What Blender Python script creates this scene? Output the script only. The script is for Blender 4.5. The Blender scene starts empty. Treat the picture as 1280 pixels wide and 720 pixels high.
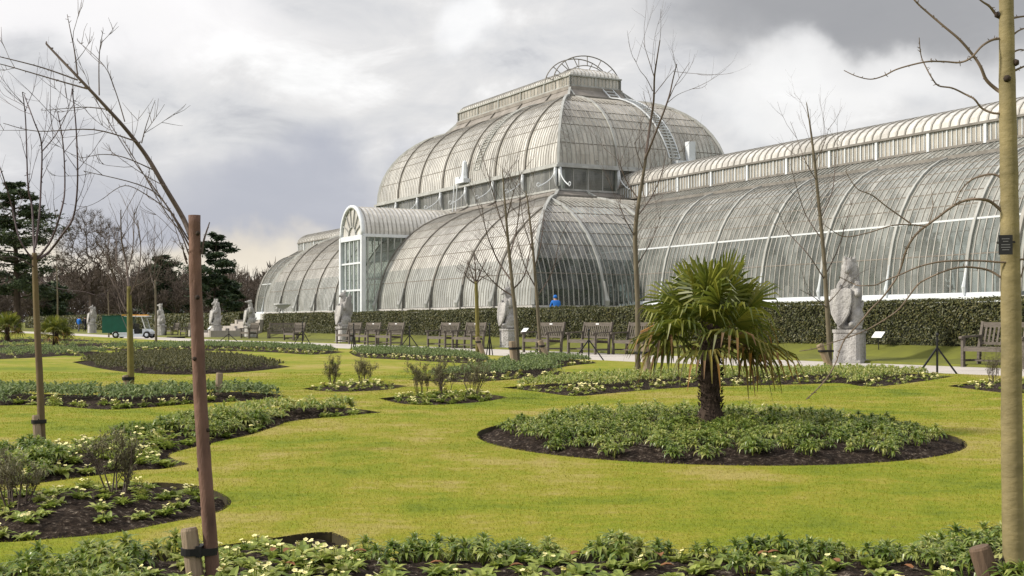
import bpy, bmesh, math, random
import numpy as np
from mathutils import Vector, Matrix, noise as mnoise

random.seed(7); RNG = np.random.default_rng(7)
SC = bpy.context.scene
COL = SC.collection
PI = math.pi
R = math.radians
CAMH = 1.0                      # the camera stands low, one metre above the lawn
FPX = 1594.0; HZ = 404.0        # focal length in photo pixels, horizon row
TH = math.atan(830 / FPX)       # heading of the long path and of the glasshouse front
CT, ST = math.cos(TH), math.sin(TH)

# ------------------------------------------------------------------ frames
def gp(px, py, z=0.0):
    """ground point seen at a photo pixel"""
    Y = (CAMH - z) * FPX / (py - HZ)
    return Vector(((px - 640) / FPX * Y, Y, z))
def ap(px, py, Y):
    """point at depth Y seen at a photo pixel"""
    return Vector(((px - 640) / FPX * Y, Y, CAMH + (HZ - py) / FPX * Y))
def G(t, D, z=0.0):
    """garden frame: t along the path (towards the camera's right), D away across it"""
    return Vector((CT * D + ST * t, ST * D - CT * t, z))
def toG(x, y):
    return (ST * x - CT * y, CT * x + ST * y)
GROT = math.atan2(-CT, ST)

# ------------------------------------------------------------------ mesh builder
class MB:
    def __init__(s): s.v = []; s.f = []; s.m = []
    def add(s, vs, fs, m=0):
        o = len(s.v); s.v.extend([tuple(v) for v in vs])
        for f in fs: s.f.append(tuple(i + o for i in f)); s.m.append(m)
        return s
    def box(s, x0, x1, y0, y1, z0, z1, m=0, M=None):
        vs = [Vector((x, y, z)) for z in (z0, z1) for (x, y) in ((x0, y0), (x1, y0), (x1, y1), (x0, y1))]
        if M is not None: vs = [M @ v for v in vs]
        return s.add(vs, [(3, 2, 1, 0), (4, 5, 6, 7), (0, 1, 5, 4), (1, 2, 6, 5), (2, 3, 7, 6), (3, 0, 4, 7)], m)
    def bar(s, a, b, w, h=None, up=(0, 0, 1), m=0):
        a, b = Vector(a), Vector(b); h = h or w
        t = (b - a).normalized(); u = Vector(up)
        if abs(t.dot(u)) > .98: u = Vector((1, 0, 0))
        r = t.cross(u).normalized(); u = r.cross(t)
        vs = []
        for p in (a, b):
            for (i, j) in ((-1, -1), (1, -1), (1, 1), (-1, 1)): vs.append(p + r * (i * w / 2) + u * (j * h / 2))
        return s.add(vs, [(3, 2, 1, 0), (4, 5, 6, 7), (0, 1, 5, 4), (1, 2, 6, 5), (2, 3, 7, 6), (3, 0, 4, 7)], m)
    def sweep(s, pts, side, w, h, m=0):
        """rectangular section along pts; side is the width direction"""
        pts = [Vector(p) for p in pts]; n = len(pts)
        if n < 2: return s
        side = Vector(side).normalized(); vs = []
        for i, p in enumerate(pts):
            t = (pts[min(i + 1, n - 1)] - pts[max(i - 1, 0)]).normalized()
            nn = side.cross(t).normalized()
            for (a, b) in ((-.5, -.5), (.5, -.5), (.5, .5), (-.5, .5)): vs.append(p + side * (a * w) + nn * (b * h))
        fs = [(3, 2, 1, 0), tuple(4 * (n - 1) + k for k in range(4))]
        for i in range(n - 1):
            for k in range(4): fs.append((4 * i + k, 4 * i + (k + 1) % 4, 4 * i + 4 + (k + 1) % 4, 4 * i + 4 + k))
        return s.add(vs, fs, m)
    def tube(s, pts, rad, sides=6, m=0, cap=True):
        pts = [Vector(p) for p in pts]; n = len(pts)
        if n < 2: return s
        if not hasattr(rad, '__len__'): rad = [rad] * n
        vs = []; u = None
        for i, p in enumerate(pts):
            t = (pts[min(i + 1, n - 1)] - pts[max(i - 1, 0)])
            t = t.normalized() if t.length > 1e-9 else Vector((0, 0, 1))
            if u is None:
                u = t.orthogonal().normalized()
            else:
                u = (u - t * u.dot(t))
                u = u.normalized() if u.length > 1e-6 else t.orthogonal().normalized()
            w = t.cross(u)
            for k in range(sides):
                a = 2 * PI * k / sides; vs.append(p + (u * math.cos(a) + w * math.sin(a)) * rad[i])
        fs = []
        for i in range(n - 1):
            for k in range(sides):
                fs.append((i * sides + k, i * sides + (k + 1) % sides, (i + 1) * sides + (k + 1) % sides, (i + 1) * sides + k))
        if cap:
            fs.append(tuple(range(sides - 1, -1, -1))); fs.append(tuple((n - 1) * sides + k for k in range(sides)))
        return s.add(vs, fs, m)
    def lathe(s, prof, seg=16, m=0, c=(0, 0, 0)):
        vs = []; n = len(prof)
        for (r, z) in prof:
            for k in range(seg):
                a = 2 * PI * k / seg; vs.append((c[0] + r * math.cos(a), c[1] + r * math.sin(a), c[2] + z))
        fs = [(i * seg + k, i * seg + (k + 1) % seg, (i + 1) * seg + (k + 1) % seg, (i + 1) * seg + k) for i in range(n - 1) for k in range(seg)]
        fs += [tuple(range(seg - 1, -1, -1)), tuple((n - 1) * seg + k for k in range(seg))]
        return s.add(vs, fs, m)
    def quad(s, a, b, c, d, m=0): return s.add([a, b, c, d], [(0, 1, 2, 3)], m)
    def mesh(s, name, mats, off=None, smooth=False):
        me = bpy.data.meshes.new(name)
        v = s.v
        if off is not None: v = [(p[0] - off[0], p[1] - off[1], p[2] - off[2]) for p in v]
        me.from_pydata(v, [], s.f)
        for mt in (mats if isinstance(mats, (list, tuple)) else [mats]): me.materials.append(mt)
        if any(s.m): me.polygons.foreach_set('material_index', s.m)
        if smooth: me.polygons.foreach_set('use_smooth', [True] * len(me.polygons))
        me.update(); return me

def link(name, me, parent=None, loc=None):
    o = bpy.data.objects.new(name, me); COL.objects.link(o)
    if parent is not None: o.parent = parent
    if loc is not None: o.location = loc
    return o
def part(name, mb, mats, parent, off=None, smooth=False):
    return link(name, mb.mesh(name, mats, off, smooth), parent)
def thing(name, label, cat, loc=(0, 0, 0), rz=0, group=None):
    o = bpy.data.objects.new(name, None); COL.objects.link(o)
    o.location = loc; o.rotation_euler = (0, 0, rz); o.empty_display_size = .2
    o['label'] = label; o['category'] = cat
    if group: o['group'] = group
    return o
def tag(o, label, cat, group=None):
    o['label'] = label; o['category'] = cat
    if group: o['group'] = group
    return o
def struct(o): o['kind'] = 'structure'; return o
def stuff(o, label=None, cat=None):
    o['kind'] = 'stuff'
    if label: o['label'] = label
    if cat: o['category'] = cat
    return o
def dup(root, loc, rz=0, label=None, group=None, sc=None):
    r = root.copy(); COL.objects.link(r); r.location = loc; r.rotation_euler = (0, 0, rz)
    if label: r['label'] = label
    if group: r['group'] = group
    if sc is not None: r.scale = (sc, sc, sc) if not hasattr(sc, '__len__') else sc
    for ch in list(root.children):
        c = ch.copy(); COL.objects.link(c); c.parent = r
        for g in list(ch.children):
            d = g.copy(); COL.objects.link(d); d.parent = c
    return r

# ------------------------------------------------------------------ materials
def newmat(name):
    m = bpy.data.materials.new(name); m.use_nodes = True
    nt = m.node_tree; b = nt.nodes['Principled BSDF']
    return m, nt, b
def N(nt, typ, **kw):
    n = nt.nodes.new(typ)
    for k, v in kw.items(): setattr(n, k, v)
    return n
def ramp(nt, src, stops):
    r = N(nt, 'ShaderNodeValToRGB'); e = r.color_ramp.elements
    while len(e) < len(stops): e.new(.5)
    for i, (p, c) in enumerate(stops): e[i].position = p; e[i].color = (c[0], c[1], c[2], 1)
    nt.links.new(src, r.inputs[0]); return r.outputs[0]
def noise(nt, scale, detail=4, vec=None, rough=.55, dist=0):
    n = N(nt, 'ShaderNodeTexNoise'); n.inputs['Scale'].default_value = scale; n.inputs['Detail'].default_value = detail
    n.inputs['Roughness'].default_value = rough; n.inputs['Distortion'].default_value = dist
    if vec is None: vec = N(nt, 'ShaderNodeTexCoord').outputs['Object']
    nt.links.new(vec, n.inputs['Vector']); return n.outputs['Fac']
def scaled(nt, sx, sy, sz):
    mp = N(nt, 'ShaderNodeMapping'); mp.inputs['Scale'].default_value = (sx, sy, sz)
    nt.links.new(N(nt, 'ShaderNodeTexCoord').outputs['Object'], mp.inputs['Vector']); return mp.outputs[0]
def mixc(nt, fac, a, b, mode='MIX'):
    m = N(nt, 'ShaderNodeMix', data_type='RGBA', blend_type=mode)
    for i, s in ((0, fac), (6, a), (7, b)):
        if isinstance(s, (int, float)): m.inputs[i].default_value = s
        elif isinstance(s, tuple): m.inputs[i].default_value = (*s, 1)
        else: nt.links.new(s, m.inputs[i])
    return m.outputs[2]
def math_(nt, op, a, b=None, c=None, clamp=False):
    m = N(nt, 'ShaderNodeMath', operation=op); m.use_clamp = clamp
    for i, s in enumerate((a, b, c)):
        if s is None: continue
        if isinstance(s, (int, float)): m.inputs[i].default_value = s
        else: nt.links.new(s, m.inputs[i])
    return m.outputs[0]
def bump(nt, b, h, strength=.4, dist=.02):
    n = N(nt, 'ShaderNodeBump'); n.inputs['Strength'].default_value = strength; n.inputs['Distance'].default_value = dist
    nt.links.new(h, n.inputs['Height']); nt.links.new(n.outputs[0], b.inputs['Normal'])
def simple(name, c1, c2=None, scale=5, rough=.7, bmp=0, bscale=None, vec=None, spec=.3, island=False, bdist=.01):
    m, nt, b = newmat(name); b.inputs['Roughness'].default_value = rough; b.inputs['Specular IOR Level'].default_value = spec
    if c2 is None: c2 = tuple(x * .8 for x in c1)
    v = scaled(nt, *vec) if vec else None
    f = noise(nt, scale, 5, v)
    if island:
        rnd = N(nt, 'ShaderNodeNewGeometry').outputs['Random Per Island']
        f = math_(nt, 'ADD', math_(nt, 'MULTIPLY', f, .4), math_(nt, 'MULTIPLY', rnd, .6))
    c = ramp(nt, f, [(.25, c2), (.75, c1)]); nt.links.new(c, b.inputs['Base Color'])
    if bmp: bump(nt, b, noise(nt, bscale or scale * 4, 6, v), bmp, bdist)
    return m
def leafmat(name, cols, rough=.5, trans=.35, spec=.4, nscale=3):
    """thin foliage: per-leaf colour plus light coming through the blade"""
    m, nt, b = newmat(name); b.inputs['Roughness'].default_value = rough; b.inputs['Specular IOR Level'].default_value = spec
    rnd = N(nt, 'ShaderNodeNewGeometry').outputs['Random Per Island']
    oi = N(nt, 'ShaderNodeObjectInfo').outputs['Random']
    f = math_(nt, 'ADD', math_(nt, 'MULTIPLY', rnd, .5), math_(nt, 'MULTIPLY', noise(nt, nscale, 3), .28))
    f = math_(nt, 'ADD', f, math_(nt, 'MULTIPLY', oi, .22))
    n = len(cols); c = ramp(nt, f, [(.15 + .7 * i / max(1, n - 1), k) for i, k in enumerate(cols)])
    nt.links.new(c, b.inputs['Base Color'])
    tr = N(nt, 'ShaderNodeBsdfTranslucent'); nt.links.new(c, tr.inputs[0])
    mx = N(nt, 'ShaderNodeMixShader'); mx.inputs[0].default_value = trans
    nt.links.new(b.outputs[0], mx.inputs[1]); nt.links.new(tr.outputs[0], mx.inputs[2])
    nt.links.new(mx.outputs[0], nt.nodes['Material Output'].inputs[0])
    return m

M = {}
# lawn: mown winter grass, green with worn straw-coloured patches
def lawn_colour(nt):
    big = noise(nt, .33, 5, None, .62, .5); mid = noise(nt, 1.7, 5, None, .66); sm = noise(nt, 7, 4, None, .65)
    f = math_(nt, 'ADD', math_(nt, 'MULTIPLY', big, .50), math_(nt, 'MULTIPLY', mid, .34)); f = math_(nt, 'ADD', f, math_(nt, 'MULTIPLY', sm, .16))
    return ramp(nt, f, [(.39, (.125, .170, .010)), (.46, (.195, .228, .012)), (.52, (.262, .252, .026)), (.58, (.34, .287, .085))])
def lawn_mat():
    m, nt, b = newmat('lawn_grass'); b.inputs['Roughness'].default_value = .8; b.inputs['Specular IOR Level'].default_value = .15
    fine = noise(nt, 38, 4, None, .7); c = lawn_colour(nt)
    c = mixc(nt, .8, c, ramp(nt, fine, [(.25, (.45, .47, .32)), (.5, (.9, .9, .85)), (.75, (1.15, 1.12, 1.0))]), 'MULTIPLY')
    sp = noise(nt, 6, 3, None, .62)
    c = mixc(nt, ramp(nt, sp, [(.70, (0, 0, 0)), (.76, (1, 1, 1))]), c, (.11, .085, .03))
    nt.links.new(c, b.inputs['Base Color']); bump(nt, b, fine, .7, .02)
    return m
def blade_mat():
    m, nt, b = newmat('grass_blade'); b.inputs['Roughness'].default_value = .6; b.inputs['Specular IOR Level'].default_value = .2
    rnd = N(nt, 'ShaderNodeNewGeometry').outputs['Random Per Island']
    c = mixc(nt, .9, lawn_colour(nt), ramp(nt, rnd, [(0, (.66, .70, .55)), (.55, (1.05, 1.05, 1.0)), (.86, (1.15, 1.12, 1.1)), (1, (1.3, 1.05, 1.0))]), 'MULTIPLY')
    nt.links.new(c, b.inputs['Base Color']); tr = N(nt, 'ShaderNodeBsdfTranslucent'); nt.links.new(c, tr.inputs[0])
    mx = N(nt, 'ShaderNodeMixShader'); mx.inputs[0].default_value = .4; nt.links.new(b.outputs[0], mx.inputs[1]); nt.links.new(tr.outputs[0], mx.inputs[2])
    nt.links.new(mx.outputs[0], nt.nodes['Material Output'].inputs[0]); return m
M['lawn'] = lawn_mat()
M['blade'] = blade_mat()
M['turf_edge'] = simple('turf_edge', (.06, .05, .02), (.02, .016, .01), 20, .95)
M['bank'] = simple('shaded_bank_grass', (.145, .155, .02), (.085, .092, .016), 1.4, .85, .5, 25)  # darker than the lawn: the shade on the bank is put into its colour
M['far'] = simple('far_grass', (.16, .18, .02), (.10, .12, .02), .05, .9)
def soil_mat():
    m, nt, b = newmat('bed_soil'); b.inputs['Roughness'].default_value = .95; b.inputs['Specular IOR Level'].default_value = .1
    f = noise(nt, 26, 5, None, .8); g = noise(nt, 3, 4)
    c = ramp(nt, f, [(.34, (.007, .005, .004)), (.48, (.026, .018, .013)), (.58, (.06, .044, .033)), (.66, (.30, .26, .21))])
    c = mixc(nt, .5, c, ramp(nt, g, [(.3, (.6, .55, .5)), (.7, (1, 1, 1))]), 'MULTIPLY')
    nt.links.new(c, b.inputs['Base Color']); bump(nt, b, f, 1, .03); return m
M['soil'] = soil_mat()
M['path'] = simple('path_gravel', (.50, .46, .42), (.37, .34, .31), 1.6, .9, .3, 60)
M['bark_red'] = simple('red_brown_bark', (.20, .115, .085), (.06, .034, .026), 16, .75, 1, 30, (1, 1, .3), .25, False, .012)
M['bark_grey'] = simple('grey_brown_bark', (.16, .135, .09), (.08, .066, .048), 9, .8, .6, 30, (1, 1, .4))
M['bark_olive'] = simple('olive_bark', (.27, .22, .105), (.125, .105, .05), 13, .7, .8, 40, (.6, .6, 1.0), .3, False, .006)
M['bark_moss'] = simple('mossy_yellow_bark', (.19, .165, .04), (.10, .085, .028), 6, .8, .5, 25)
M['bark_brownmoss'] = simple('brown_mossy_bark', (.15, .115, .045), (.085, .055, .04), 3, .8, .5, 25, (1, 1, .6))
M['twig'] = simple('twig_bark', (.115, .085, .068), (.055, .04, .034), 8, .7)
M['knot'] = simple('bark_knot', (.05, .034, .026), (.025, .018, .014), 20, .9)
M['twig_pale'] = simple('pale_twig_bark', (.20, .15, .11), (.10, .075, .055), 8, .7)
M['twig_plum'] = simple('plum_twig_bark', (.075, .045, .05), (.035, .024, .03), 8, .6)
M['far_twig'] = simple('winter_twig', (.135, .108, .09), (.065, .053, .046), .4, .9, 0, None, None, .1, True)
M['far_trunk'] = simple('winter_trunk', (.08, .06, .045), (.04, .03, .025), 2, .9)
M['needle'] = leafmat('cedar_needle', [(.022, .04, .025), (.045, .068, .034), (.085, .105, .048)], .6, .1, .2, .5)
M['hedge'] = leafmat('hedge_leaf', [(.020, .026, .009), (.05, .058, .017), (.095, .098, .030), (.17, .145, .055)], .5, .25, .35, 1.2)
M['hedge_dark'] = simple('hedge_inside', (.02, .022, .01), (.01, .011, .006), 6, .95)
M['hedge_yew'] = leafmat('yew_leaf', [(.008, .017, .009), (.02, .034, .015), (.035, .05, .02)], .6, .1, .2, 1)
M['wood'] = simple('weathered_teak', (.15, .13, .108), (.07, .06, .05), 5, .8, .4, 40, (1, 6, 6))
M['stake'] = simple('stake_timber', (.33, .26, .18), (.17, .125, .085), 6, .85, .5, 30, (3, 3, .4))
M['stake_dark'] = simple('old_stake_timber', (.17, .115, .075), (.075, .05, .035), 6, .85, .5, 30, (3, 3, .4))
M['rubber'] = simple('black_rubber', (.012, .012, .013), (.008, .008, .008), 5, .55)
M['black'] = simple('black_iron', (.018, .018, .02), (.01, .01, .011), 5, .5)
M['white'] = simple('white_paint', (.62, .63, .63), (.50, .51, .51), 4, .5)
M['plate'] = simple('sign_plate', (.72, .73, .74), (.62, .63, .64), 4, .4)
def stone_mat():
    m, nt, b = newmat('portland_stone'); b.inputs['Roughness'].default_value = .9; b.inputs['Specular IOR Level'].default_value = .2
    f = noise(nt, 3.5, 6, None, .6); g = noise(nt, 2.4, 5, scaled(nt, 1, 1, .25), .65)
    c = ramp(nt, f, [(.3, (.36, .35, .335)), (.7, (.56, .545, .525))])
    c = mixc(nt, .75, c, ramp(nt, g, [(.38, (.42, .42, .44)), (.6, (1, 1, 1))]), 'MULTIPLY')
    nt.links.new(c, b.inputs['Base Color']); bump(nt, b, noise(nt, 11, 8, None, .68), 1.0, .09); return m
M['stone'] = stone_mat()
M['step'] = simple('step_stone', (.40, .37, .33), (.27, .25, .23), 3, .9, .3, 30)
# glasshouse
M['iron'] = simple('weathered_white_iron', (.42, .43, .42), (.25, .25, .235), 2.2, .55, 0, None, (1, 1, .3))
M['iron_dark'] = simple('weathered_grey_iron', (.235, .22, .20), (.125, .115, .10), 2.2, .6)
M['iron_white'] = simple('white_iron', (.66, .69, .72), (.52, .55, .58), 1.5, .45)
M['bar'] = simple('glazing_bar_paint', (.40, .385, .36), (.22, .21, .19), 1.2, .6)
M['purlin'] = simple('pane_lap_line', (.22, .20, .175), (.13, .115, .10), 2, .7)
M['plinth'] = simple('plinth_stone', (.44, .43, .41), (.30, .29, .27), 1.5, .9)
M['gutter_lead'] = simple('lead_flashing', (.29, .265, .24), (.16, .145, .13), 1.3, .6)
def glass_mat(name, body, tint_lo, tint_hi, rough=.13, vary=.18, axis='x'):
    """old horticultural glass: partly clear, partly filmed with lime and algae, glossy on the outside, no two panes alike"""
    m, nt, b = newmat(name)
    st = noise(nt, 1.0, 5, scaled(nt, 1.6, 1.6, .22), .62); big = noise(nt, .16, 4); fine = noise(nt, 2.6, 4, scaled(nt, 1, 1, .5))
    f = math_(nt, 'ADD', math_(nt, 'MULTIPLY', st, .40), math_(nt, 'MULTIPLY', big, .40)); f = math_(nt, 'ADD', f, math_(nt, 'MULTIPLY', fine, .2))
    sp = N(nt, 'ShaderNodeSeparateXYZ'); nt.links.new(N(nt, 'ShaderNodeTexCoord').outputs['Object'], sp.inputs[0])
    u = math_(nt, 'FLOOR', math_(nt, 'MULTIPLY', sp.outputs[0 if axis == 'x' else 1], 1 / .3127)); v = math_(nt, 'FLOOR', math_(nt, 'MULTIPLY', math_(nt, 'ADD', sp.outputs[2], math_(nt, 'MULTIPLY', u, .37)), 1 / .95))
    cb = N(nt, 'ShaderNodeCombineXYZ'); nt.links.new(u, cb.inputs[0]); nt.links.new(v, cb.inputs[1])
    wn = N(nt, 'ShaderNodeTexWhiteNoise', noise_dimensions='2D'); nt.links.new(cb.outputs[0], wn.inputs['Vector']); pane = wn.outputs['Value']
    f = math_(nt, 'ADD', math_(nt, 'MULTIPLY', f, .91), math_(nt, 'MULTIPLY', pane, .09))
    c = ramp(nt, f, [(.36, tint_lo), (.62, tint_hi)]); nt.links.new(c, b.inputs['Base Color'])
    b.inputs['Roughness'].default_value = rough; b.inputs['Specular IOR Level'].default_value = 1.0; b.inputs['Coat Weight'].default_value = .7; b.inputs['Coat Roughness'].default_value = .05
    bh = math_(nt, 'ADD', noise(nt, 1.4, 3), math_(nt, 'MULTIPLY', pane, .5)); bump(nt, b, bh, .07, .04)
    tr = N(nt, 'ShaderNodeBsdfTransparent'); tr.inputs[0].default_value = (.78, .85, .83, 1)
    mx = N(nt, 'ShaderNodeMixShader')
    fac = math_(nt, 'ADD', math_(nt, 'MULTIPLY', math_(nt, 'SUBTRACT', f, .48), vary * 7), body, None, True)
    nt.links.new(fac, mx.inputs[0]); nt.links.new(tr.outputs[0], mx.inputs[1]); nt.links.new(b.outputs[0], mx.inputs[2])
    nt.links.new(mx.outputs[0], nt.nodes['Material Output'].inputs[0]); return m
M['glass'] = glass_mat('filmed_glass', .80, (.44, .415, .375), (.71, .69, .645))
M['glass_low'] = glass_mat('clearer_glass', .66, (.36, .37, .345), (.54, .55, .52))
M['glass_wing'] = glass_mat('wing_glass', .50, (.235, .24, .215), (.45, .445, .405), .13, .26)
M['glass_winglow'] = glass_mat('wing_glass_lower', .42, (.20, .215, .20), (.36, .375, .35), .1, .22)
M['glass_clear'] = glass_mat('clear_glass', .17, (.20, .22, .215), (.34, .36, .35), .08, .12, 'y')
M['glass_end'] = glass_mat('end_glass', .50, (.30, .28, .245), (.50, .47, .42), .13, .18, 'y')  # less film, and a darker tint that paints in the shaded end face
M['glass_mid'] = glass_mat('end_glass_middle', .36, (.26, .265, .25), (.42, .42, .40), .1, .18, 'y')
M['glass_dome_end'] = glass_mat('shaded_dome_end_glass', .62, (.31, .275, .225), (.50, .455, .385), .13, .2, 'y')  # darker copy of the dome glass; the end's shade is in the tint
M['glass_porch'] = glass_mat('porch_glass', .10, (.40, .43, .41), (.55, .57, .55), .08)
M['glass_lantern'] = glass_mat('lantern_glass', .66, (.36, .325, .27), (.56, .52, .45))
M['inside'] = leafmat('indoor_leaf', [(.012, .028, .008), (.03, .06, .014), (.08, .10, .025)], .5, .3, .3, .3)
M['ghfloor'] = simple('indoor_floor', (.08, .07, .06), (.04, .035, .03), 1, .9)
# plants
M['wall_leaf'] = leafmat('bedding_leaf', [(.065, .115, .018), (.155, .225, .038), (.30, .345, .075), (.50, .48, .18)], .36, .35, .5, 9)
M['prim_leaf'] = leafmat('primrose_leaf', [(.09, .145, .022), (.20, .265, .045), (.34, .39, .085), (.48, .47, .18)], .45, .35, .4, 6)
M['grey_leaf'] = leafmat('blue_green_leaf', [(.08, .125, .04), (.165, .22, .075), (.28, .32, .125)], .5, .3, .4, 6)
M['olive_leaf'] = leafmat('olive_brown_leaf', [(.06, .065, .025), (.115, .112, .045), (.185, .165, .075)], .5, .3, .3, 3)
M['petal'] = simple('cream_petal', (.74, .70, .38), (.66, .60, .24), 30, .6)
M['petal_y'] = simple('yellow_petal', (.72, .58, .10), (.62, .48, .06), 30, .6)
M['shrub_leaf'] = leafmat('shrub_leaf', [(.08, .08, .04), (.16, .148, .075), (.26, .24, .13)], .5, .3, .3, 6)
M['dead_leaf'] = simple('fallen_leaf', (.24, .105, .035), (.13, .06, .03), 9, .7, 0, None, None, .3, True)
M['palm_leaf'] = leafmat('palm_leaf', [(.07, .10, .014), (.15, .175, .025), (.29, .28, .045)], .38, .4, .5, 4)
M['palm_old'] = leafmat('palm_leaf_faded', [(.06, .085, .015), (.14, .14, .028), (.27, .19, .035)], .5, .35, .3, 5)
M['palm_dead'] = leafmat('palm_leaf_dead', [(.12, .08, .05), (.24, .14, .06), (.42, .20, .03)], .6, .3, .2, 5)
M['palm_trunk'] = simple('palm_fibre', (.075, .055, .042), (.025, .018, .015), 18, .95, 1, 50, (1, 1, .35), .1, False, .02)

# ------------------------------------------------------------------ camera, sky, sun
cam = bpy.data.cameras.new('camera'); co = bpy.data.objects.new('camera', cam); COL.objects.link(co)
co.location = (0, 0, CAMH); co.rotation_euler = (R(90), 0, 0)
cam.sensor_width = 36; cam.lens = 36 * FPX / 1280; cam.shift_y = (HZ - 360) / 1280; cam.clip_end = 6000; cam.clip_start = .05
SC.camera = co
SUN_DIR = Vector((-.85, -.12, .55)).normalized()      # towards the sun
el = math.asin(SUN_DIR.z); az = math.atan2(SUN_DIR.x, SUN_DIR.y)
sl = bpy.data.lights.new('sun', 'SUN'); sl.energy = 4.2; sl.angle = R(6); sl.color = (1, .93, .82)
so = bpy.data.objects.new('sun', sl); COL.objects.link(so); so.rotation_euler = SUN_DIR.to_track_quat('Z', 'Y').to_euler(); so.location = (0, 0, 60)

def sky_dir(px, py): return Vector(((px - 640) / FPX, 1, (HZ - py) / FPX)).normalized()
def make_world():
    w = bpy.data.worlds.new('World'); SC.world = w; w.use_nodes = True; nt = w.node_tree
    bg = nt.nodes['Background']; bg.inputs[1].default_value = .1
    sky = N(nt, 'ShaderNodeTexSky'); sky.sky_type = 'NISHITA'; sky.sun_disc = False
    sky.sun_elevation = el; sky.sun_rotation = az; sky.air_density = 1; sky.dust_density = 2.5
    d = N(nt, 'ShaderNodeTexCoord').outputs['Generated']
    sp = N(nt, 'ShaderNodeSeparateXYZ'); nt.links.new(d, sp.inputs[0])
    zc = math_(nt, 'ADD', math_(nt, 'MAXIMUM', sp.outputs[2], 0), .30)
    cx = math_(nt, 'DIVIDE', sp.outputs[0], zc); cy = math_(nt, 'DIVIDE', sp.outputs[1], zc)
    cb = N(nt, 'ShaderNodeCombineXYZ'); nt.links.new(cx, cb.inputs[0]); nt.links.new(cy, cb.inputs[1])
    n1 = noise(nt, 2.1, 8, cb.outputs[0], .56, .7); n2 = noise(nt, 6.0, 8, cb.outputs[0], .6, .5)
    # warped direction for the larger cloud banks
    nv = N(nt, 'ShaderNodeTexNoise'); nv.inputs['Scale'].default_value = 7; nv.inputs['Detail'].default_value = 6; nt.links.new(d, nv.inputs['Vector'])
    off = N(nt, 'ShaderNodeVectorMath', operation='MULTIPLY_ADD'); nt.links.new(nv.outputs['Color'], off.inputs[0]); off.inputs[1].default_value = (.16, .16, .16)
    ad = N(nt, 'ShaderNodeVectorMath', operation='SUBTRACT'); nt.links.new(d, ad.inputs[0]); ad.inputs[1].default_value = (.08, .08, .08)
    nt.links.new(ad.outputs[0], off.inputs[2]); wd = off.outputs[0]
    def bank(px, py, rx, ry):
        """0..1 mass of a cloud bank round a compass bearing and height"""
        c = sky_dir(px, py)
        v = N(nt, 'ShaderNodeVectorMath', operation='SUBTRACT'); nt.links.new(wd, v.inputs[0]); v.inputs[1].default_value = tuple(c)
        q = N(nt, 'ShaderNodeVectorMath', operation='MULTIPLY'); nt.links.new(v.outputs[0], q.inputs[0]); q.inputs[1].default_value = (FPX / rx, 1.5, FPX / ry)
        l = N(nt, 'ShaderNodeVectorMath', operation='LENGTH'); nt.links.new(q.outputs[0], l.inputs[0])
        mr = N(nt, 'ShaderNodeMapRange', interpolation_type='SMOOTHERSTEP'); nt.links.new(l.outputs['Value'], mr.inputs[0])
        mr.inputs[1].default_value = .35; mr.inputs[2].default_value = 1.25; mr.inputs[3].default_value = 1; mr.inputs[4].default_value = 0
        return mr.outputs[0]
    f = math_(nt, 'ADD', math_(nt, 'MULTIPLY', n1, .6), math_(nt, 'MULTIPLY', n2, .4))
    cl = ramp(nt, f, [(.37, (5.0, 5.05, 5.3)), (.45, (6.5, 6.5, 6.6)), (.53, (7.4, 7.3, 7.25)), (.62, (9.3, 9.2, 9.1))])
    def put(cl, fac, col, amt=1.0): return mixc(nt, math_(nt, 'MULTIPLY', fac, amt), cl, col)
    cl = put(cl, bank(60, 10, 330, 60), (9.3, 9.1, 9.1), .8)
    cl = put(cl, bank(330, 255, 330, 75), (4.2, 4.35, 5.0), .9)
    cl = put(cl, bank(120, 190, 240, 60), (5.9, 5.9, 6.2), .4)
    cl = put(cl, bank(1130, 10, 330, 95), (3.1, 3.1, 3.2), .9)
    cl = put(cl, bank(1080, 110, 150, 45), (8.9, 8.8, 8.7), .75)
    cl = put(cl, bank(960, 150, 90, 40), (8.9, 8.85, 8.75), .6)
    cl = put(cl, bank(595, 62, 50, 40), (10.4, 10.4, 10.4), .5)
    cl = put(cl, bank(392, 98, 44, 26), (10, 10, 9.9), .45)
    cl = put(cl, bank(200, 318, 320, 42), (8.3, 7.4, 5.9), .75)
    # an overcast sky is brighter overhead than near the horizon
    up = N(nt, 'ShaderNodeMapRange', interpolation_type='SMOOTHSTEP'); nt.links.new(sp.outputs[2], up.inputs[0])
    up.inputs[1].default_value = .27; up.inputs[2].default_value = .75; up.inputs[3].default_value = 1.0; up.inputs[4].default_value = 1.45
    vm = N(nt, 'ShaderNodeVectorMath', operation='SCALE'); nt.links.new(cl, vm.inputs[0]); nt.links.new(up.outputs[0], vm.inputs['Scale'])
    final = mixc(nt, .93, sky.outputs[0], vm.outputs[0])
    nt.links.new(final, bg.inputs[0])
make_world()
SC.view_settings.view_transform = 'Standard'; SC.view_settings.look = 'None'; SC.view_settings.exposure = .2; SC.view_settings.gamma = 1
SC.cycles.use_denoising = True
SC.cycles.max_bounces = 7; SC.cycles.transparent_max_bounces = 24; SC.cycles.diffuse_bounces = 3; SC.cycles.glossy_bounces = 3; SC.cycles.transmission_bounces = 3
SC.cycles.sample_clamp_indirect = 6

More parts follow.
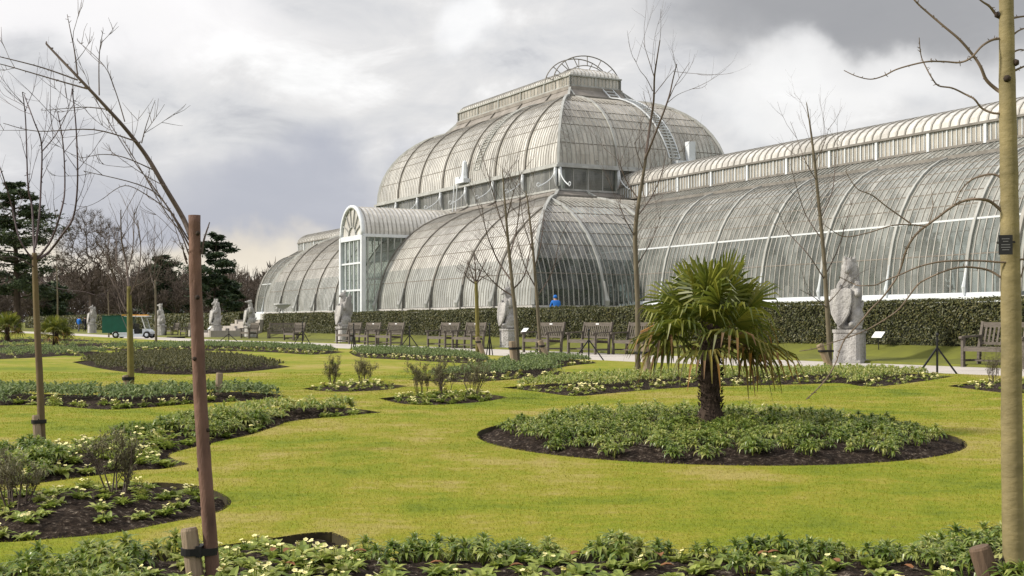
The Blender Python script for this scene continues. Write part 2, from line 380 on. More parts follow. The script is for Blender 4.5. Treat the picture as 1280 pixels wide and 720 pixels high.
# ------------------------------------------------------------------ ground
def catmull(pts, per=8, closed=True, sharp=()):
    n = len(pts); out = []
    for i in range(n if closed else n - 1):
        p0, p1, p2, p3 = (pts[(i + k - 1) % n] if closed else pts[max(0, min(n - 1, i + k - 1))] for k in range(4))
        if i in sharp: p0 = p1
        if (i + 1) % n in sharp: p3 = p2
        for k in range(per):
            s = k / per
            out.append(tuple(.5 * ((2 * p1[j]) + (-p0[j] + p2[j]) * s + (2 * p0[j] - 5 * p1[j] + 4 * p2[j] - p3[j]) * s * s + (-p0[j] + 3 * p1[j] - 3 * p2[j] + p3[j]) * s ** 3) for j in (0, 1)))
    return out
def bed(px, sharp=()):
    g = [tuple(gp(x, y)[:2]) for x, y in px]
    return np.array(catmull(g, 7, True, sharp))
BEDS = {}
cx, cyy = 1.80, 11.5
BEDS['round'] = np.array([(cx + 2.12 * math.cos(a), cyy + 2.56 * math.sin(a)) for a in np.linspace(0, 2 * PI, 72, endpoint=False)])
BEDS['front'] = bed([(-80, 730), (0, 712), (60, 706), (200, 692), (330, 674), (385, 666), (415, 665), (436, 674), (452, 690), (600, 692), (800, 692), (1000, 692), (1100, 693), (1135, 690),
                     (1200, 673), (1262, 652), (1340, 632), (1420, 700), (1420, 900), (600, 1100), (-200, 900)], (6, 13, 16, 17, 18, 19, 20))
BEDS['low_left'] = bed([(-70, 598), (0, 617), (47, 613), (108, 608), (173, 604.5), (202, 603), (240, 606), (271, 614), (289, 626), (278, 638), (249, 646), (202, 655), (144, 666), (72, 673), (0, 678), (-70, 676)])
BEDS['arrow'] = bed([(-60, 575), (0, 568), (60, 560), (130, 547), (200, 532), (280, 518), (350, 510), (420, 508.5), (478, 515.5), (420, 521), (368, 526), (345, 533), (315, 543), (270, 553),
                     (213, 568), (237, 580), (205, 586), (173, 588), (108, 596), (47, 604), (0, 606), (-60, 604)], (8, 15))
BEDS['long_left'] = bed([(-20, 470), (0, 478), (25, 490.5), (120, 495), (260, 492), (335, 491.5), (357, 495.5), (320, 500.5), (240, 505), (185, 509.5), (130, 512), (60, 507), (0, 507), (-30, 508)], (6,))
BEDS['lens'] = bed([(90, 452.5), (140, 447), (220, 444.5), (300, 448), (363, 458.5), (310, 464.5), (220, 468.5), (140, 463)], (0, 4))
BEDS['strip_a'] = bed([(110, 437), (180, 434), (240, 433), (300, 433), (370, 435), (432, 440), (392, 443.2), (330, 440), (250, 438.5), (180, 439.5)], (0, 5))
BEDS['strip_b'] = bed([(436, 440), (450, 438), (520, 441), (560, 443), (604, 446.5), (612, 454.5), (560, 453), (500, 449.5), (450, 446.5)], (0,))
BEDS['arrow_far'] = bed([(511, 475), (540, 470), (575, 465), (610, 458.5), (625, 452), (650, 449.5), (700, 449), (735, 451), (746, 454), (715, 457), (693, 462), (718, 466.5), (680, 471), (640, 474.5), (600, 477), (560, 477.5)], (0, 8, 11))
BEDS['small_a'] = bed([(377, 486), (410, 481.5), (450, 479.5), (490, 480.5), (509, 482.5), (485, 487), (440, 489.5), (405, 489)], (0, 4))
BEDS['small_b'] = bed([(473, 498), (510, 494.5), (560, 492.5), (610, 493), (635, 496.5), (605, 502), (550, 506), (505, 505)], (0, 4))
BEDS['strip_c'] = bed([(627, 484.5), (680, 480), (750, 475), (830, 471.5), (930, 468.5), (1030, 467), (1120, 467.5), (1192, 470.5), (1150, 477), (1090, 483.5), (1050, 479), (1000, 480.5), (900, 483), (830, 486), (760, 492), (717, 495), (670, 489.5)], (0, 7))
BEDS['right'] = bed([(1183, 482.5), (1230, 477), (1290, 474), (1360, 474), (1400, 484), (1350, 492), (1285, 491.5), (1250, 490.5)], (0,))
BEDS['far_a'] = bed([(-40, 444), (30, 438.5), (90, 438), (125, 440.5), (60, 446), (0, 449), (-40, 450)])
BEDS['far_b'] = bed([(70, 442.5), (100, 440.5), (138, 441), (120, 444), (90, 445)])
BEDS['far_c'] = bed([(-40, 433.5), (60, 431), (140, 429.5), (195, 430.5), (150, 433), (60, 436), (-40, 438)])
BEDS['far_d'] = bed([(-40, 426), (30, 424.6), (90, 424.4), (120, 426), (60, 427.2), (-40, 428.5)])

def poly_dist(P, poly):
    """signed distance of points to a polygon, positive inside"""
    P = np.asarray(P, float); A = poly; B = np.roll(poly, -1, 0)
    best = np.full(len(P), 1e18); ins = np.zeros(len(P), bool)
    for a, b in zip(A, B):
        ab = b - a; L = max(ab @ ab, 1e-12)
        t = np.clip(((P - a) @ ab) / L, 0, 1); q = P - a - t[:, None] * ab
        best = np.minimum(best, (q * q).sum(1))
        cr = (a[1] > P[:, 1]) != (b[1] > P[:, 1])
        if abs(b[1] - a[1]) > 1e-12:
            ins ^= cr & (P[:, 0] < (b[0] - a[0]) * (P[:, 1] - a[1]) / (b[1] - a[1]) + a[0])
    d = np.sqrt(best); return np.where(ins, d, -d)

PN = [(-400, 14.5), (-200, 15.0), (-80, 16.4), (-44, 17.6), (-28, 18.1), (-20, 19.2), (-14, 20.0), (0, 21), (60, 24)]
PF = [(-400, 19.0), (-200, 19.4), (-80, 20.2), (-56, 22.2), (-27, 23.0), (-20, 23.2), (-14, 23.6), (0, 24), (60, 27)]
def interp(tab, t): return float(np.interp(t, [a for a, b in tab], [b for a, b in tab]))
TS = sorted(set([-400, -300, -200, -150] + list(range(-120, 62, 4))))

def lawn_object():
    from mathutils.geometry import delaunay_2d_cdt
    outer = [tuple(G(t, interp(PN, t))[:2]) for t in TS] + [tuple(G(60, -60)[:2]), tuple(G(-400, -60)[:2])]
    vs = []; es = []
    for pl in [outer] + [b.tolist() for b in BEDS.values()]:
        o = len(vs); n = len(pl); vs += [Vector(p) for p in pl]; es += [(o + i, o + (i + 1) % n) for i in range(n)]
    V, E, F, _, _, _ = delaunay_2d_cdt(vs, es, [], 0, 1e-4)
    P = np.array([tuple(v) for v in V]); F = np.array([f for f in F]); c = P[F].mean(1)
    ok = (poly_dist(c, np.array(outer)) > 0)
    for b in BEDS.values(): ok &= ~(poly_dist(c, b) > 0)
    mb = MB(); mb.add([(p[0], p[1], 0) for p in P], [tuple(f) for f in F[ok].tolist()])
    for b in BEDS.values():
        n = len(b)
        for i in range(n):
            p, q = b[i], b[(i + 1) % n]; mb.quad((p[0], p[1], 0), (q[0], q[1], 0), (q[0], q[1], -.07), (p[0], p[1], -.07), 1)
    struct(part('lawn', mb, [M['lawn'], M['turf_edge']], None))
lawn_object()

# base earth below everything, out to the horizon
mb = MB(); mb.quad((-4000, -500, -.14), (4000, -500, -.14), (4000, 5000, -.14), (-4000, 5000, -.14))
struct(part('ground', mb, M['far'], None))

def soil_z(d, x, y):
    z = -.055 + .10 * np.clip(d / .45, 0, 1) ** .8 + .035 * np.clip((d - .45) / 1.2, 0, 1)
    return z
def bed_soil(name, poly, cell):
    x0, y0 = poly.min(0) - .12; x1, y1 = poly.max(0) + .12
    nx, ny = int((x1 - x0) / cell) + 2, int((y1 - y0) / cell) + 2
    gx, gy = np.meshgrid(x0 + np.arange(nx) * cell, y0 + np.arange(ny) * cell)
    P = np.stack([gx.ravel(), gy.ravel()], 1); d = poly_dist(P, poly)
    rough = np.array([mnoise.noise((p[0] * 9, p[1] * 9, 3)) * .6 + mnoise.noise((p[0] * 24, p[1] * 24, 1)) * .4 for p in P]) if cell < .15 else np.zeros(len(P))
    z = np.where(d > -.02, soil_z(d, P[:, 0], P[:, 1]) + rough * .034, -.065)
    keep = (d > -.11 - cell).reshape(ny, nx); idx = np.arange(nx * ny).reshape(ny, nx)
    kq = keep[:-1, :-1] | keep[1:, :-1] | keep[:-1, 1:] | keep[1:, 1:]
    q = np.stack([idx[:-1, :-1][kq], idx[:-1, 1:][kq], idx[1:, 1:][kq], idx[1:, :-1][kq]], 1)
    used = np.unique(q); remap = -np.ones(nx * ny, int); remap[used] = np.arange(len(used))
    me = bpy.data.meshes.new('bed_soil')
    me.from_pydata([(P[i, 0], P[i, 1], z[i]) for i in used], [], [tuple(r) for r in remap[q].tolist()])
    me.materials.append(M['soil']); me.polygons.foreach_set('use_smooth', [True] * len(me.polygons)); me.update()
    struct(link('bed_soil', me))
for k, b in BEDS.items():
    yy = b[:, 1].min()
    if k == 'front':
        b = b.copy(); b[:, 1] = np.maximum(b[:, 1], 2.0); yy = 5
    bed_soil(k, b, .028 if yy < 9 else (.06 if yy < 14 else (.16 if yy < 26 else .4)))

# path, grass bank, terrace
mb = MB()
for a, b in zip(TS[:-1], TS[1:]):
    mb.quad(G(a, interp(PN, a) - .3, -.035), G(b, interp(PN, b) - .3, -.035), G(b, interp(PF, b), -.02), G(a, interp(PF, a), -.02))
struct(part('path', mb, M['path'], None))
HD0, HD1 = 25.5, 26.4           # the hedge
mb = MB()
GAP0, GAP1 = -92.0, -86.6        # opening with steps
for a, b in zip(TS[:-1], TS[1:]):
    if b > GAP0 and a < GAP1: 
        a2, b2 = (a, min(b, GAP0)) if a < GAP0 else (max(a, GAP1), b)
        if b2 <= a2: continue
        a, b = a2, b2
    rows = lambda t: [G(t, interp(PF, t), -.03), G(t, interp(PF, t) + .06, .04), G(t, interp(PF, t) + .7, .045), G(t, 24.6, .10), G(t, 25.0, .24), G(t, 25.6, .42), G(t, 26.8, .50), G(t, 28.5, 1.10), G(t, 90, 1.15)]
    ra, rb = rows(a), rows(b)
    for i in range(len(ra) - 1): mb.quad(ra[i], rb[i], rb[i + 1], ra[i + 1])
struct(part('grass_bank', mb, M['bank'], None))
st = thing('stone_steps', 'pale stone steps climbing through the gap in the hedge', 'steps', G(-89.3, 22.0, 0), GROT)
mb = MB()
for i in range(7): mb.box(-2.7, 2.7, i * .55, 7, -.1 + .001 * i, .16 * (i + 1))
part('treads', mb, M['step'], st)
for s in (-1, 1):
    mb = MB(); mb.box(s * 2.95 - .22, s * 2.95 + .22, -.2, 6.8, -.1, .5); mb.box(s * 2.95 - .25, s * 2.95 + .25, 3.2, 6.8, .5, 1.25)
    part('side_wall', mb, M['step'], st)

# mown grass blades over the nearer lawn (uncountable)
def in_beds(P, grow=0.0):
    m = np.zeros(len(P), bool)
    for b in BEDS.values():
        lo, hi = b.min(0) - .3, b.max(0) + .3
        k = ((P > lo) & (P < hi)).all(1)
        if k.any(): m[k] |= poly_dist(P[k], b) > -grow
    return m
def grass(n, ya, yb):
    Y = ya * (yb / ya) ** RNG.random(n); X = (RNG.random(n) - .5) * 2 * Y * .45
    P = np.stack([X, Y], 1); t = ST * X - CT * Y; D = CT * X + ST * Y
    lim = np.interp(t, [a for a, b in PN], [b for a, b in PN])
    P = P[(~in_beds(P, -.015)) & (D < lim - .05)]; n = len(P); Y = P[:, 1]
    a = RNG.random(n) * 2 * PI; L = (.008 + .011 * RNG.random(n)) * (Y / 7) ** .3; w = .0017 * (Y / 6) ** .9
    tilt = .25 + .8 * RNG.random(n); b = RNG.random(n) * 2 * PI
    base = np.stack([P[:, 0], P[:, 1], np.full(n, -.003)], 1); sx = np.stack([np.cos(a) * w, np.sin(a) * w, 0 * w], 1)
    tip = base + np.stack([np.cos(b) * L * np.sin(tilt), np.sin(b) * L * np.sin(tilt), L * np.cos(tilt)], 1)
    return np.stack([base - sx, base + sx, tip], 1).reshape(-1, 3)
def tri_mesh(name, v, mat):
    me = bpy.data.meshes.new(name); n = len(v); me.vertices.add(n); me.vertices.foreach_set('co', v.astype(np.float32).ravel())
    me.loops.add(n); me.loops.foreach_set('vertex_index', np.arange(n, dtype=np.int32))
    me.polygons.add(n // 3); me.polygons.foreach_set('loop_start', np.arange(0, n, 3, dtype=np.int32)); me.polygons.foreach_set('loop_total', np.full(n // 3, 3, dtype=np.int32))
    me.materials.append(mat); me.update(calc_edges=True); return me
stuff(link('lawn_blades', tri_mesh('lawn_blades', grass(330000, 4.9, 26), M['blade'])), 'short mown green grass of the parterre lawn', 'grass')

# ------------------------------------------------------------------ the glasshouse
S = 1.15
TC, DC, Z0 = -71.95, 39.0, 1.0
gh = thing('glasshouse', 'huge curved Victorian glasshouse of glass and white iron behind the hedge', 'glasshouse', G(TC * S, DC * S, Z0), GROT)
def L(t, D, h): return Vector(((t - TC) * S, (D - DC) * S, 1 + h * S - Z0))
BAY = 3.806
def ell(h0, h1, flat, htop, n=11, phi=R(80)):
    """(inset fraction, height) of a bulging tier: quarter-ellipse, then a low shelf"""
    out = [((1 - math.cos(phi * i / n)) / (1 - math.cos(phi)) * flat, h0 + (h1 - h0) * math.sin(phi * i / n) / math.sin(phi)) for i in range(n + 1)]
    return out + [(1.0, htop)]
def hip_tier(t0, t1, D0, D1, a1, a2, prof):
    """the four sides of a hipped curved tier: each (point(u, f, h), length, end inset)"""
    sides = {}
    sides['front'] = (lambda u, f, h: L(u, D0 + f * a2, h), t0, t1, a1, Vector((1, 0, 0)))
    sides['back'] = (lambda u, f, h: L(u, D1 - f * a2, h), t0, t1, a1, Vector((-1, 0, 0)))
    sides['right'] = (lambda u, f, h: L(t1 - f * a1, u, h), D0, D1, a2, Vector((0, 1, 0)))
    sides['left'] = (lambda u, f, h: L(t0 + f * a1, u, h), D0, D1, a2, Vector((0, -1, 0)))
    return sides
def line_on(side, prof, u, fmax=1.0):
    """polyline up the tier at position u, cut where it meets the hip"""
    fn, u0, u1, ins, _ = side; pts = []
    lim = min((u - u0), (u1 - u)) / ins
    lim = min(lim, fmax)
    last = None
    for (f, h) in prof:
        if f <= lim + 1e-6: pts.append(fn(u, f, h)); last = (f, h)
        else:
            if last and f > last[0]:
                k = (lim - last[0]) / (f - last[0]); pts.append(fn(u, lim, last[1] + k * (h - last[1])))
            break
    return pts
def tier(t0, t1, D0, D1, a1, a2, prof, nb_long, nb_end, per, names, mats, purl, ribw, which=('front', 'right', 'left', 'back')):
    sides = hip_tier(t0, t1, D0, D1, a1, a2, prof)
    ribs_done = []
    for key in which:
        fn, u0, u1, ins, sv = sides[key]
        nb = nb_long if key in ('front', 'back') else nb_end
        # glass: lower band, upper band, shelf
        gl = MB()
        for i in range(len(prof) - 1):
            (f0, h0), (f1, h1) = prof[i], prof[i + 1]
            shelf = i == len(prof) - 2
            a, b, c, d = fn(u0 + f0 * ins, f0, h0), fn(u1 - f0 * ins, f0, h0), fn(u1 - f1 * ins, f1, h1), fn(u0 + f1 * ins, f1, h1)
            low = (i < 3)
            gl.quad(a, b, c, d, 2 if shelf else (1 if low else (3 if i < 6 else 0)))
        part(names + '_glazing', gl, [mats[key][0], mats[key][1], M['gutter_lead'], mats[key][2]], gh, smooth=True)
        coarse = key in ('back', 'left')
        bars = MB(); n = nb * (per // 2 if coarse else per)
        for k in range(1, n):
            u = u0 + (u1 - u0) * k / n
            p = line_on(sides[key], prof[:-1], u)
            if len(p) > 1: bars.sweep(p, sv, .042, .05)
        part('glazing_bars', bars, M['bar'], gh)
        pl = MB()
        for fr in purl:
            i = fr; f, h = prof[i]
            pl.bar(fn(u0 + f * ins, f, h), fn(u1 - f * ins, f, h), .032, .05)
        part('pane_laps', pl, M['purlin'], gh)
        f, h = prof[-2]
        gt = MB(); gt.bar(fn(u0 + f * ins, f, h + .05), fn(u1 - f * ins, f, h + .05), .16, .14)
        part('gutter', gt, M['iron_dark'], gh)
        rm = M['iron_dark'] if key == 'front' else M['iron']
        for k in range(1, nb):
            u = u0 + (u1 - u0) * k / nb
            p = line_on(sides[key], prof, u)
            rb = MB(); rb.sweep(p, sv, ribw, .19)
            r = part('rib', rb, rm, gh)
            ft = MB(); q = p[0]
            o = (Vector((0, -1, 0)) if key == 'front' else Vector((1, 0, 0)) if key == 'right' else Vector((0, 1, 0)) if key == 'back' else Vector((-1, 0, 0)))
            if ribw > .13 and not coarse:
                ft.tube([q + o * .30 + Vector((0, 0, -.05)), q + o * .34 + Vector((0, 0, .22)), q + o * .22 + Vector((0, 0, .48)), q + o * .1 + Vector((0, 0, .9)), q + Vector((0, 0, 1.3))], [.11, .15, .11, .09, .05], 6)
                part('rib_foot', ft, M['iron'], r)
    for (ta, da) in ((t1, 'R'), (t0, 'L')):
        for dd in (0, 1):
            pts = []
            for (f, h) in prof: pts.append(L(ta - f * a1 if da == 'R' else ta + f * a1, D0 + f * a2 if dd == 0 else D1 - f * a2, h))
            hb = MB(); hb.sweep(pts, (pts[3] - pts[0]).cross(Vector((0, 0, 1))), ribw * 1.3, .24); part('hip_rib', hb, M['iron'], gh)
front_g = (M['glass'], M['glass_low'], M['glass'])
end_g = (M['glass_end'], M['glass_clear'], M['glass_mid'])  # clearer low down; darker tints carry the shade of the end face
low_prof = ell(.84, 6.62, .86, 7.06)
tier(-92.9, -51.0, 27.63, 50.37, 8.0, 5.87, low_prof, 11, 6, 14, 'lower', {'front': front_g, 'right': end_g, 'left': end_g, 'back': front_g}, (2, 4, 5, 6, 7, 8), .135)
up_prof = ell(8.52, 13.05, .85, 13.72)
tier(-84.9, -59.0, 33.5, 44.5, 5.3, 3.8, up_prof, 7, 3, 13, 'upper', {'front': (M['glass'], M['glass'], M['glass']), 'right': (M['glass_dome_end'], M['glass_dome_end'], M['glass_dome_end']), 'left': end_g, 'back': front_g}, (2, 4, 5, 6, 8), .12)
# plinth under the glass
mb = MB()
def lbox(mb, t0, t1, D0, D1, h0, h1, m=0):
    a, b = L(t0, D0, h0), L(t1, D1, h1); return mb.box(a.x, b.x, a.y, b.y, a.z, b.z, m)
lbox(mb, -93.2, -50.7, 27.33, 50.67, -.05, .70); lbox(mb, -93.0, -50.9, 27.53, 50.47, .70, .82)
part('plinth', mb, M['plinth'], gh)
# clerestory of the centre with cornice, posts, mullions and scroll brackets
def wall_ring(t0, t1, D0, D1, h0, h1, nl, ne, per, gmat, postw, name):
    for key, (a, b, nb) in {'front': ((t0, D0), (t1, D0), nl), 'back': ((t0, D1), (t1, D1), nl), 'right': ((t1, D0), (t1, D1), ne), 'left': ((t0, D0), (t0, D1), ne)}.items():
        if nb == 0: continue
        g = MB(); g.quad(L(*a, h0), L(*b, h0), L(*b, h1), L(*a, h1)); part(name + '_glazing', g, gmat, gh)
        mu = MB(); n = nb * per
        for k in range(n + 1):
            s = k / n; t = a[0] + (b[0] - a[0]) * s; D = a[1] + (b[1] - a[1]) * s
            w = postw if k % per == 0 else .055
            mu.bar(L(t, D, h0), L(t, D, h1), w, w, (0, 1, 0))
        mu.bar(L(*a, h0 + .06), L(*b, h0 + .06), .12, .12)
        part(name + '_mullions', mu, M['iron'], gh)
wall_ring(-84.9, -59.0, 33.5, 44.5, 7.06, 8.32, 7, 3, 4, M['glass_mid'], .2, 'clerestory')
mb = MB(); lbox(mb, -85.15, -58.75, 33.25, 44.75, 8.30, 8.42); lbox(mb, -85.0, -58.9, 33.4, 44.6, 8.42, 8.54)
part('cornice', mb, M['iron'], gh)
def bracket(t, D, dx, dy):
    mb = MB(); o = Vector((dx, dy, 0)).normalized()
    top = L(t, D, 8.3) + o * .12; bot = L(t, D, 7.1)
    pts = []
    for i in range(9):
        s = i / 8; pts.append(top + o * (.10 + 1.15 * (s ** 2.2)) + Vector((0, 0, -1.38 * s + .12 * s * s)))
    mb.tube(pts, [.07, .09, .06, .04, .035, .035, .035, .04, .045], 6)
    mb.tube([top + o * .05 + Vector((0, 0, -.05)), top + o * .12 + Vector((0, 0, -.5)), top + o * .02 + Vector((0, 0, -1.15))], [.11, .12, .06], 6)
    c = pts[-1] + Vector((0, 0, .10)); ring = [c + o * (.13 * math.cos(a)) + Vector((0, 0, .13 * math.sin(a))) for a in np.linspace(0, 2 * PI, 10)]
    mb.tube(ring, .03, 5)
    part('scroll_bracket', mb, M['iron_white'], gh, smooth=True)
for k in range(0, 8): bracket(-84.9 + 25.9 * k / 7, 33.5, 0, -1)
for k in range(0, 4): bracket(-59.0, 33.5 + 11 * k / 3, 1, 0)
# lantern on top
LT0, LT1, LD0, LD1 = -79.6, -64.3, 37.3, 40.7
mb = MB(); lbox(mb, LT0 - .12, LT1 + .12, LD0 - .12, LD1 + .12, 13.62, 13.82); part('lantern_base', mb, M['gutter_lead'], gh)
wall_ring(LT0, LT1, LD0, LD1, 13.8, 14.42, 5, 2, 7, M['glass_lantern'], .14, 'lantern')
mb = MB(); lbox(mb, LT0 - .1, LT1 + .1, LD0 - .1, LD1 + .1, 14.42, 14.5); part('lantern_eave', mb, M['iron'], gh)
lr_prof = [((1 - math.cos(a)) , 14.5 + .62 * math.sin(a)) for a in np.linspace(0, PI / 2, 7)]
sides = hip_tier(LT0, LT1, LD0, LD1, 1.5, 1.69, lr_prof)
gl = MB(); br = MB()
for key, (fn, u0, u1, ins, sv) in sides.items():
    for (f0, h0), (f1, h1) in zip(lr_prof[:-1], lr_prof[1:]):
        gl.quad(fn(u0 + f0 * ins, f0, h0), fn(u1 - f0 * ins, f0, h0), fn(u1 - f1 * ins, f1, h1), fn(u0 + f1 * ins, f1, h1))
    n = 50 if key in ('front', 'back') else 13
    for k in range(1, n):
        p = line_on(sides[key], lr_prof, u0 + (u1 - u0) * k / n)
        if len(p) > 1: br.sweep(p, sv, .05, .06)
part('lantern_roof', gl, M['glass'], gh); part('lantern_bars', br, M['bar'], gh)
# hooped maintenance rail over the lantern, ladders on the dome, gantry on the cornice
hp = MB(); tt = (-66.2, -65.2)
for t in tt:
    for (rr, rad) in ((2.35, .04), (1.62, .035)):
        hp.tube([L(t, 39 - rr * math.cos(a), 14.05 + rr * .78 * math.sin(a)) for a in np.linspace(.12, PI - .12, 26)], rad, 5)
    for a in np.linspace(.3, PI - .3, 7):
        hp.tube([L(t, 39 - r_ * math.cos(a), 14.05 + r_ * .78 * math.sin(a)) for r_ in (1.62, 2.35)], .03, 4)
part('roof_hoop_rail', hp, M['iron_dark'], gh)
def ladder(side, prof, ua, ub, i0, i1, lift, name, mat, w):
    fn, u0, u1, ins, sv = side; lad = MB(); rails = ([], [])
    for i in range(i0, i1 + 1):
        f, h = prof[i]; s = (i - i0) / (i1 - i0); u = ua + (ub - ua) * s
        for q, r_ in zip((-.5, .5), rails): r_.append(fn(u + q * w, f, h + lift) + Vector((0, 0, 0)))
    for r_ in rails: lad.tube(r_, .045, 4)
    for i in range(len(rails[0]) - 1):
        for k in range(3):
            a = rails[0][i].lerp(rails[0][i + 1], k / 3); b = rails[1][i].lerp(rails[1][i + 1], k / 3); lad.tube([a, b], .035, 4)
    part(name, lad, mat, gh)
us = hip_tier(-84.9, -59.0, 33.5, 44.5, 5.3, 3.8, up_prof)
ladder(us['front'], up_prof, -69.0, -67.6, 1, 11, .12, 'roof_ladder', M['iron'], .75)
ladder(us['right'], up_prof, 41.0, 39.8, 1, 12, .14, 'roof_ladder', M['iron_white'], .7)
gy = MB(); q = L(-70.3, 33.35, 8.54)
gy.box(q.x - .55, q.x + .55, q.y - .35, q.y + .35, q.z, q.z + .28); gy.lathe([(.34, .28), (.28, .5), (.16, 1.45), (.05, 1.6)], 8, 0, q)
gy.box(q.x - 1.2, q.x - .55, q.y - .2, q.y + .2, q.z + .02, q.z + .5)
gy.tube([q + Vector((-1.3, -.2, 0)), q + Vector((-1.35, -.3, -1.9))], .04, 4); gy.tube([q + Vector((-.8, -.2, 0)), q + Vector((-.85, -.3, -1.9))], .04, 4)
part('cleaning_gantry', gy, M['iron_white'], gh)
gy = MB(); q = L(-58.9, 41.7, 8.54); gy.box(q.x - .2, q.x + .3, q.y - .9, q.y + .4, q.z, q.z + .6); gy.box(q.x - .3, q.x + .15, q.y + .1, q.y + .6, q.z + .6, q.z + 1.9)
part('cleaning_gantry', gy, M['iron_white'], gh)

# wings
wing_prof = ell(1.04, 6.12, 2.95 / 3.9, 6.66)
WA = 3.9
def wing(sgn):
    ta, tb = (-56.5, -29.0)
    X = (lambda t: t) if sgn > 0 else (lambda t: 2 * TC - t)
    WD0, WD1 = 33.4, 44.6; wb = 3.6
    for (D0, dirn, key) in ((WD0, 1, 'front'), (WD1, -1, 'back')):
        fn = lambda t, f, h: L(X(t), D0 + dirn * f * WA, h)
        gl = MB()
        for i in range(len(wing_prof) - 1):
            (f0, h0), (f1, h1) = wing_prof[i], wing_prof[i + 1]
            gl.quad(fn(ta, f0, h0), fn(tb, f0, h0), fn(tb, f1, h1), fn(ta, f1, h1), 1 if i < 4 else 0)
        part('wing_glazing', gl, [M['glass_wing'], M['glass_winglow']] if key == 'front' else [M['glass'], M['glass_low']], gh, smooth=True)
        bars = MB(); n = int((tb - ta) / wb * (12 if key == 'front' else 5))
        for k in range(n + 1):
            t = ta + (tb - ta) * k / n; bars.sweep([fn(t, f, h) for f, h in wing_prof], (1, 0, 0), .045, .055)
        part('glazing_bars', bars, M['bar'], gh)
        pl = MB()
        for i in (2, 5, 6, 7, 8, 9):
            f, h = wing_prof[i]; pl.bar(fn(ta, f, h), fn(tb, f, h), .028, .05)
        part('pane_laps', pl, M['purlin'], gh)
        pl = MB(); f, h = wing_prof[4]; pl.bar(fn(ta, f, h), fn(tb, f, h), .07, .08); part('transom_rail', pl, M['iron_white'], gh)
        f, h = wing_prof[-2]; gt = MB(); gt.bar(fn(ta, f, h + .04), fn(tb, f, h + .04), .2, .15); part('gutter', gt, M['iron_dark'], gh)
        t = -50.0 + (0.9 if sgn > 0 else 0.9); k = 0
        while t < tb:
            if t > -50.5 or key == 'back':
                p = [fn(t, f, h) for f, h in wing_prof[:-1]]
                rb = MB(); rb.sweep(p, (1, 0, 0), .105, .17); r = part('rib', rb, M['iron'], gh)
                if key == 'front':
                    q = p[0]; ft = MB(); o = Vector((0, -1, 0))
                    ft.tube([q + o * .14 + Vector((0, 0, -.1)), q + o * .17 + Vector((0, 0, .2)), q + o * .12 + Vector((0, 0, .45)), q + o * .05 + Vector((0, 0, .8)), q + Vector((0, 0, 1.2))], [.06, .085, .06, .05, .03], 6)
                    part('rib_foot', ft, M['iron_white'], r)
            t += 3.62
    # rounded end
    gl = MB(); bars = MB(); c = (tb, 39.0); nseg = 24
    def ring(b, f, h):
        r_ = 5.6 - f * WA; t = c[0] + r_ * math.cos(b); return L(X(t), c[1] + r_ * math.sin(b), h)
    for j in range(nseg):
        b0, b1 = -PI / 2 + PI * j / nseg, -PI / 2 + PI * (j + 1) / nseg
        for (f0, h0), (f1, h1) in zip(wing_prof[:-1], wing_prof[1:]):
            gl.quad(ring(b0, f0, h0), ring(b1, f0, h0), ring(b1, f1, h1), ring(b0, f1, h1))
        for s in (0, .33, .66): 
            b = b0 + (b1 - b0) * s; tang = ring(b + .01, 0, 1) - ring(b - .01, 0, 1)
            bars.sweep([ring(b, f, h) for f, h in wing_prof], tang, .045 if s or j % 4 else .16, .055 if s or j % 4 else .22)
    part('end_glazing', gl, M['glass_low'], gh); part('glazing_bars', bars, M['bar'], gh)
    # clerestory and barrel roof
    C0, C1 = 37.3, 40.7; te = -29.0; ts = -59.0
    for D in (C0, C1):
        g = MB(); g.quad(L(X(ts), D, 6.66), L(X(te), D, 6.66), L(X(te), D, 7.40), L(X(ts), D, 7.40)); part('clerestory_glazing', g, M['glass_lantern'], gh)
        mu = MB(); n = int((te - ts) / .92) * (1 if D == C0 else 1)
        for k in range(n * 4 + 1):
            t = ts + (te - ts) * k / (n * 4); w = .15 if k % 12 == 0 else (.07 if k % 4 == 0 else .035)
            mu.bar(L(X(t), D - .02, 6.66), L(X(t), D - .02, 7.4), w, w, (0, 1, 0))
        part('clerestory_mullions', mu, M['iron_white'] if D == C0 else M['iron'], gh)
        rl = MB(); rl.bar(L(X(ts), D, 6.70), L(X(te), D, 6.70), .16, .1); rl.bar(L(X(ts), D - .03, 7.43), L(X(te), D - .03, 7.43), .2, .1); part('eave_rail', rl, M['iron_dark'], gh)
    g = MB(); g.quad(L(X(te), C0, 6.66), L(X(te), C1, 6.66), L(X(te), C1, 7.45), L(X(te), C0, 7.45)); part('clerestory_glazing', g, M['glass_lantern'], gh)
    gl = MB(); br = MB(); na = 12
    def barrel(t, a): return L(X(t), 39 - 1.72 * math.cos(a), 7.45 + .93 * math.sin(a))
    A = [PI * i / na for i in range(na + 1)]
    for a0, a1 in zip(A[:-1], A[1:]): gl.quad(barrel(ts, a0), barrel(te, a0), barrel(te, a1), barrel(ts, a1))
    cap = [barrel(te, a) for a in A]; o_ = len(gl.v); gl.add(cap, [tuple(range(len(cap)))])
    n = int((te - ts) / .46)
    for k in range(n + 1):
        t = ts + (te - ts) * k / n; br.sweep([barrel(t, a) for a in A], (1, 0, 0), .085 if k % 1 == 0 else .05, .09)
    part('barrel_roof', gl, M['glass'], gh); part('barrel_bars', br, M['bar'], gh)
    rl = MB(); rl.bar(L(X(ts), 39, 8.41), L(X(te), 39, 8.41), .1, .08); part('ridge_rail', rl, M['iron_dark'], gh)
    mb = MB()
